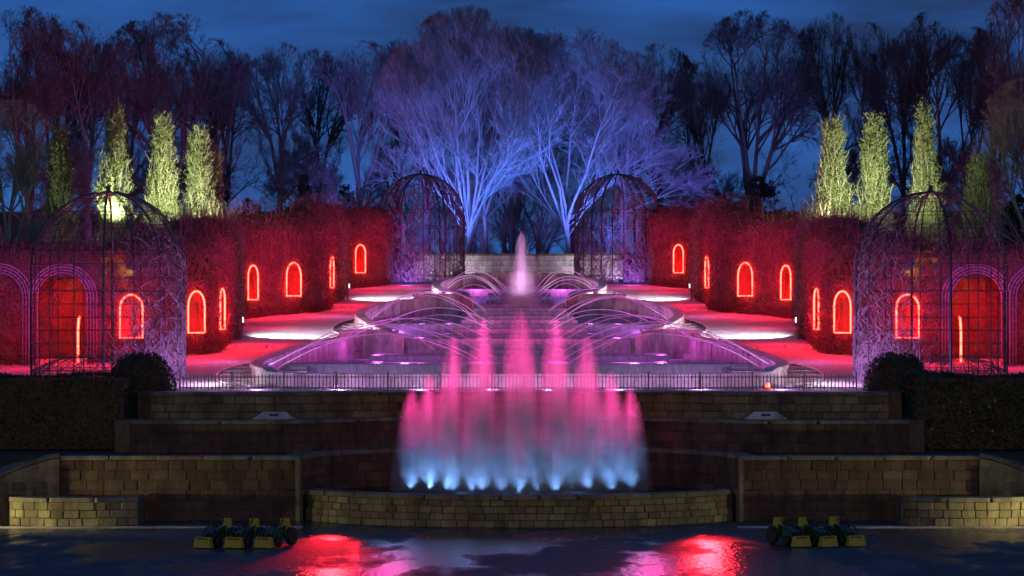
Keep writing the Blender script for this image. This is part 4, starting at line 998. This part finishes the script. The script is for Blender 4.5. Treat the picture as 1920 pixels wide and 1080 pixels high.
CYP = [(112, 112, 225, 70, 'dim upright cypress farthest left behind the front wire dome'), (214, 110, 192, 78, 'tall upright cypress lit green, leftmost bright one'), (305, 112, 208, 74, 'upright cypress lit yellow-green, second of the left group'), (372, 113, 226, 72, 'upright cypress lit yellow-green, third of the left group'), (404, 116, 268, 46, 'short slim cypress at the right end of the left group'),
 (1562, 113, 216, 84, 'broad upright cypress lit yellow-green, first of the right group'), (1638, 113, 202, 78, 'upright cypress lit yellow-green, second of the right group'), (1735, 112, 192, 70, 'upright cypress dimly lit teal behind the right front dome'), (1832, 114, 285, 74, 'shorter dim cypress behind the far side of the right front dome')]
for i, (px, D, tp, wd, lab) in enumerate(CYP):
    zb = Zg(D)-.1; H = Zp(tp, D)-zb; sx = wd/F*D/.185; t = thing('upright_cypress', lab, 'tree', (X(px, D), K*D, zb), i*1.7, 'upright cypresses', (sx, sx, H))
    a, b, c = CM[i % 3]; inst('trunk', a, t); inst('branches', b, t); f = inst('foliage', c, t); f['kind'] = 'stuff'

# dark evergreens
def fir(label, px, D, top, width, seed, spiky=True, base=None, skirt=.9, name='dark_fir'):
    g = random.Random(seed); zb = Zg(D) if base is None else base; H = Zp(top, D)-zb; Rm = width/F*D/2
    t = thing(name, label, 'tree', (X(px, D), K*D, zb)); tr = MB(); tr.tube([(0, 0, 0), (0, 0, H*.97)], [.12, .02], 6, False); tr.build('trunk', 'bark', t)
    Pp, Nn, br = [], [], MB()
    for k in range(90):
        u = g.random(); z = H*(.06+.9*u); l = Rm*(1-u)**skirt*g.uniform(.6, 1.08)+.08; a = g.uniform(0, 6.28); dz = g.uniform(.05, .35)*l
        tip = Vector((l*cos(a), l*sin(a), z+dz)); st = Vector((0, 0, z)); br.tube([st, st.lerp(tip, .5)+Vector((0, 0, -.05)), tip], [.025, .015, .005], 3, False)
        for _ in range(60):
            v = g.random()**.6; p = st.lerp(tip, v); Pp.append((p.x+g.gauss(0, .10*(1.2-v)), p.y+g.gauss(0, .10*(1.2-v)), p.z+g.gauss(0, .06))); Nn.append((0, 0, 1))
    br.build('branches', 'bark', t); o = leaves_obj('foliage', Pp, Nn, .13, .03, seed, 'yew_leaf', t); o['kind'] = 'stuff'
fir('dark spreading yew silhouetted under the wide twin-stemmed tree', 1425, 162, 328, 150, 1, skirt=.45, name='dark_yew')
fir('dark pointed fir above the left hedge tunnel', 570, 165, 322, 80, 2, skirt=.8); fir('low dark evergreen bush right of the pointed fir', 648, 172, 345, 90, 3, skirt=.4, name='dark_yew')
fir('dark evergreen at the right picture edge above the hedge', 1905, 130, 365, 110, 4, skirt=.4, name='dark_yew'); fir('dark bush left of the two-stemmed slender tree', 470, 160, 372, 90, 5, skirt=.35, name='dark_yew')

# garden boundary walls
for s in (-1, 1):
    D = 176; x0, x1 = s*7.5, s*70
    t = thing('boundary_wall', f'dark straight garden boundary wall behind the {SN[s]} hedge tunnel', 'wall', group='boundary walls')
    m = MB(); m.box(((x0+x1)/2, K*D, 8.2), (abs(x1-x0), .4, 3.4)); m.build('brickwork', 'stone_dark', t); m = MB(); m.box(((x0+x1)/2, K*D, 9.96), (abs(x1-x0)+.1, .55, .12)); m.build('coping', 'coping', t)

# ------------------------------------------------------------------ floodlights on the paths
def flood(label, loc, target, hidden=False):
    d = Vector(target)-Vector(loc); rz = atan2(d.y, d.x)-pi/2
    t = thing('floodlight', label, 'floodlight', loc, rz, 'path floodlights')
    m = MB(); m.box((0, 0, .60), (.26, .12, .18)); m.build('housing', 'dark_metal', t); m = MB(); m.box((0, .064, .60), (.22, .006, .14)); m.build('lens', 'lens_white', t)
    m = MB(); m.box((-.15, 0, .32), (.015, .04, .64)); m.box((.15, 0, .32), (.015, .04, .64)); m.box((0, 0, .012), (.32, .08, .02)); m.build('bracket', 'dark_metal', t)
for s in (-1, 1):
    for (px, D, nm) in ((452, 101.0, 'nearest'), (652, 126.8, 'middle')):
        x = s*(CX-px)/F*D; z = Zg(D); loc = (x, K*D, z); tg = (x-s*6, K*(D+.2), z+.25)
        flood(f'small white floodlight at the foot of the {nm} hedge bay, {SN[s]} side', loc, tg)
        fl = lamp('flood_lamp', (x-s*.16, K*D, z+.62), WHITE, 3600, 'SPOT', (x-s*1.75, K*(D+2.0), z), .06, 44, .8); fl.scale = (3.2, 1, 1)
    # lamps washing the curved back wall
    lamp('wall_lamp', (s*2.9, K*149.2, 6.2), WHITE, 110, 'SPOT', (s*2.1, K*151, 6.6), .08, 130, .8)
    lamp('wall_lamp', (s*4.1, K*148.3, 6.2), WHITE, 180, 'SPOT', (s*3.9, K*150.5, 6.5), .08, 120, .8)

# ------------------------------------------------------------------ coloured lamps of the planting and cascade
for s in (-1, 1):
    lamp('tree_lamp', (s*1.2, K*151.5, 7.4), BLUE, 5600, 'SPOT', (s*2.4, K*160, 16), .2, 90, .8)
    lamp('tree_lamp', (s*6.5, K*151, 7.0), DEEP, 3000, 'SPOT', (s*5, K*164, 19), .2, 100, .8)
    lamp('tree_lamp', (s*4.2, K*155, 7.4), (.10, .16, 1), 4600, 'SPOT', (s*4.6, K*166, 16), .2, 100, .7)
    lamp('tree_lamp', (s*7.5, K*168, 7.6), (.16, .15, 1), 4200, 'SPOT', (s*8, K*180, 16), .2, 100, .7)
    for px in ((214, 305, 378) if s < 0 else (386, 310, 215)):
        D = 109.2; x = s*(CX-px)/F*D; lamp('cypress_lamp', (x, K*D-.4, Zg(D)+3.7), (.84, 1, .44), 1500 if px != 215 else 800, 'SPOT', (x, K*113, Zg(D)+6.4), .1, 112, .8)
    for px, D, h, pw in ((372, 99.3, 2.4, 170), (240, 93.2, 2.5, 22)): lamp('tunnel_glow', (s*(CX-px)/F*D, K*D, Zg(D)+h), (.9, 1, .3), pw, 'POINT', None, .1)  # yellow-green lamps added inside the tunnel, imitating lit trees behind the thin patches
    lamp('cypress_lamp', (s*14.5, K*107, Zg(107)+1.0), (.6, .8, .35), 350, 'SPOT', (s*15.5, K*113, 8), .1, 100, .8)
    # violet wash on the near domes, from the foot of the cascade
    lamp('dome_lamp', (s*7.6, K*80.5, 3.0), (.62, .16, 1), 620, 'SPOT', (s*10.6, K*84, 5.0), .1, 110, .8)
    lamp('dome_lamp', (s*5.0, K*141.5, 5.9), (.32, .14, 1), 420, 'SPOT', (s*4.4, K*146, 8), .1, 120, .8)
    # submerged lamps of the three bays
    for (x, D, z, pw, col) in ((5.3, 84.0, 3.05, 85, VIOLET), (3.2, 90.5, 3.55, 60, (.7, .12, .9)), (4.2, 96, 3.9, 66, (.8, .1, .85)), (4.0, 105.5, 4.3, 78, VIOLET), (3.4, 112, 4.7, 70, (.85, .1, .8)), (2.6, 118, 5.0, 45, VIOLET), (2.2, 129, 5.5, 45, VIOLET), (1.8, 137, 5.9, 60, (.9, .14, .8))):
        lamp('pool_glow', (s*x, K*D, z), col, pw, 'POINT', None, .12)
    lamp('edge_lamp', (s*7.75, K*81.6, 3.35), (.9, .7, 1), 60, 'POINT', None, .08)
    # spurs and outer wall faces
    lamp('spur_lamp', (s*4.9, K*101.2, 4.25), (1, .62, .9), 40, 'SPOT', (s*4.0, K*100.2, 3.9), .06, 130, .7); lamp('spur_lamp', (s*3.1, K*125.6, 5.3), (1, .62, .9), 36, 'SPOT', (s*2.3, K*124.6, 5.0), .06, 130, .7)
    for x in (6.4, 4.4, 2.4, .7): lamp('edge_lamp', (s*x, K*79.3, 2.80), (.75, .36, 1), 36, 'POINT', None, .05)
    lamp('nozzle_lamp', (s*6.55, K*83.2, 3.32), (1, .68, 1), 60, 'SPOT', (s*2.2, K*90.5, 4.5), .05, 60, .8); lamp('nozzle_lamp', (s*5.9, K*92.4, 3.8), (1, .62, 1), 60, 'SPOT', (s*1.8, K*96.5, 4.6), .05, 60, .8)
    for x, tx in ((5.6, 4.9), (3.6, 3.2)): lamp('pool_glow', (s*x, K*81.6, 2.95), (.85, .5, 1), 170, 'SPOT', (s*tx, K*86.5, 4.5), .06, 80, .8)  # unseen spots added in the front pool to brighten the lowest arcs
    for x, D in ((8.1, 90), (6.7, 105.5), (6.3, 115), (4.9, 131), (4.4, 139)): lamp('path_fill', (s*x, K*D, Zg(D)+1.0), (.62, .28, 1), 34, 'POINT', None, .2)  # unseen violet lamps added to tint the gravel
    # pink lamps on the middle ledge, throwing pink up through the front fountain
    for x, e, tz in ((.0, 700, 6.2), (1.1, 1000, 5.4), (2.2, 1000, 4.8), (3.1, 1000, 4.3)): lamp('ledge_lamp', (s*x, K*76.4-.1, 2.25), (1, .03, .30), e, 'SPOT', (s*x*.85, K*72, tz), .06, 92, 1.0)
    for D in (91, 100, 106, 112): lamp('channel_lamp', (s*1.2, K*D-1.6, Zg(D)+.9), (1, .08, .55), 45, 'POINT', None, .1)
    lamp('jet_lamp', (s*.55, K*119.2, 4.85), (.95, .5, 1), 420, 'SPOT', (0, K*121, 6.6), .08, 70, .8)
    # planter floods and the red lamps on the wet plaza
    lamp('planter_lamp', (s*13.2, K*68.6, .7), (1, .9, .42), 620, 'SPOT', (s*9.2, K*70, .35), .05, 70, .8)
    lamp('plaza_lamp', (s*4.1, K*70.6, .95), RED, 900, 'SPOT', (s*3.75, K*57, 0), .3, 28, .5)
for s in (-1, 1):
    lamp('tree_lamp', (s*19, K*132, 6.0), (.62, .12, .55), 5200 if s < 0 else 1800, 'SPOT', (s*21, K*160, 14), .3, 120, .8)
    lamp('tree_lamp', (s*13, K*146, 6.4), (.42, .16, .8), 4200 if s < 0 else 1200, 'SPOT', (s*15, K*172, 15), .3, 120, .8)
# lit windows of the pavilion behind the photographer
for x in (-9, 0, 9): lamp('pavilion_lamp', (x, -6, 6.5), WARM, 4600, 'POINT', None, 1.2)

# ------------------------------------------------------------------ toy loader tractors
def toy(label, px, D, rz):
    t = thing('toy_tractor', label, 'toy tractor', (X(px, D), K*D, 0.004), rz, 'ride-on toy tractors parked on the plaza')
    # faces -Y (towards the camera)
    m = MB(); v0 = [(-.11, -.34, .16), (.11, -.34, .16), (.13, .10, .16), (-.13, .10, .16), (-.10, -.33, .31), (.10, -.33, .31), (.12, .10, .37), (-.12, .10, .37)]
    m.v += v0; m.f += [(3, 2, 1, 0), (4, 5, 6, 7), (0, 1, 5, 4), (1, 2, 6, 5), (2, 3, 7, 6), (3, 0, 4, 7)]; b = m.build('bonnet', 'green_plastic', t)
    m = MB(); m.box((0, -.343, .235), (.17, .01, .09)); m.build('grille', 'black_rubber', b)
    for e in (-1, 1): m = MB(); m.lathe([(.018, -.352), (.018, -.34)], (e*.055, 0, .285), 8, 'Y'); m.build('headlight', 'chrome', b)
    m = MB(); m.box((0, .22, .21), (.22, .36, .10)); m.build('chassis', 'green_plastic', t)
    m = MB(); m.box((0, .24, .29), (.24, .22, .06)); m.box((0, .36, .41), (.24, .05, .24), taper=.8); m.build('seat', 'yellow_plastic', t)
    m = MB(); m.tube([(.12*cos(a), .02+.045*sin(a), .50+.11*sin(a)) for a in np.linspace(0, 2*pi, 17)[:-1]], .013, 5, closed=True); m.tube([(0, -.04, .36), (0, .02, .50)], .012, 5); m.tube([(-.11, .02, .5), (.11, .02, .5)], .009, 4); m.build('steering_wheel', 'black_rubber', t)
    m = MB(); m.tube([(.05, -.2, .33), (.05, -.2, .50)], .013, 6); m.build('exhaust', 'dark_metal', t)
    for e in (-1, 1):
        w_ = MB().lathe([(.10, -.055), (.17, -.055), (.185, -.03), (.185, .03), (.17, .055), (.10, .055)], (0, 0, 0), 18, 'X').build('rear_wheel', 'black_rubber', t); w_.location = (e*.20, .24, .185)
        MB().lathe([(.02, -.03), (.10, -.02), (.10, .02), (.02, .03)], (e*.02, 0, 0), 14, 'X').build('hub', 'yellow_plastic', w_)
        f_ = MB().lathe([(.055, -.04), (.095, -.04), (.105, -.02), (.105, .02), (.095, .04), (.055, .04)], (0, 0, 0), 14, 'X').build('front_wheel', 'black_rubber', t); f_.location = (e*.16, -.22, .105)
        MB().lathe([(.012, -.02), (.055, -.015), (.055, .015), (.012, .02)], (e*.02, 0, 0), 12, 'X').build('hub', 'yellow_plastic', f_)
        m = MB(); m.tube([(e*.155, .06, .40), (e*.155, -.22, .36), (e*.15, -.46, .16)], .018, 5); m.build('loader_arm', 'green_plastic', t)
        m = MB(); m.tube([(e*.155, .08, .20), (e*.155, .06, .41)], .02, 5); m.build('arm_post', 'green_plastic', t)
    # bucket: open shell, face leaning back, row of slots under the lip
    m = MB(); W2_, a = .185, .165
    front = [(-W2_, -.62, .015), (W2_, -.62, .015), (a, -.57, .215), (-a, -.57, .215)]; back = [(-W2_, -.46, .015), (W2_, -.46, .015), (a, -.50, .215), (-a, -.50, .215)]
    m.v += front+back; m.f += [(0, 1, 2, 3), (5, 4, 7, 6), (1, 5, 6, 2), (4, 0, 3, 7), (4, 5, 1, 0), (3, 2, 6, 7)]; bk = m.build('bucket', 'yellow_plastic', t)
    m = MB(); m.tube([(-W2_, -.625, .02), (-a, -.575, .215), (a, -.575, .215), (W2_, -.625, .02)], .012, 5); m.build('rim', 'yellow_plastic', bk)
    for k in range(5): m = MB(); m.box((-.10+.05*k, -.582, .185), (.032, .012, .026)); m.build('slot', 'black_rubber', bk)
    return t
for i, (px, D, lab) in enumerate(((408, 64.6, 'yellow-bucket toy loader tractor, leftmost of the left trio'), (462, 64.6, 'yellow-bucket toy loader tractor, middle of the left trio'), (519, 64.6, 'yellow-bucket toy loader tractor, right one of the left trio'))): toy(lab, px, D, radians((-24, -20, -22)[i]))
for i, (px, D, lab) in enumerate(((1476, 64.9, 'yellow-bucket toy loader tractor, leftmost of the right trio'), (1524, 64.9, 'yellow-bucket toy loader tractor, middle of the right trio'), (1580, 65.1, 'yellow-bucket toy loader tractor, right one of the right trio'))): toy(lab, px, D, radians((24, 27, 21)[i]))
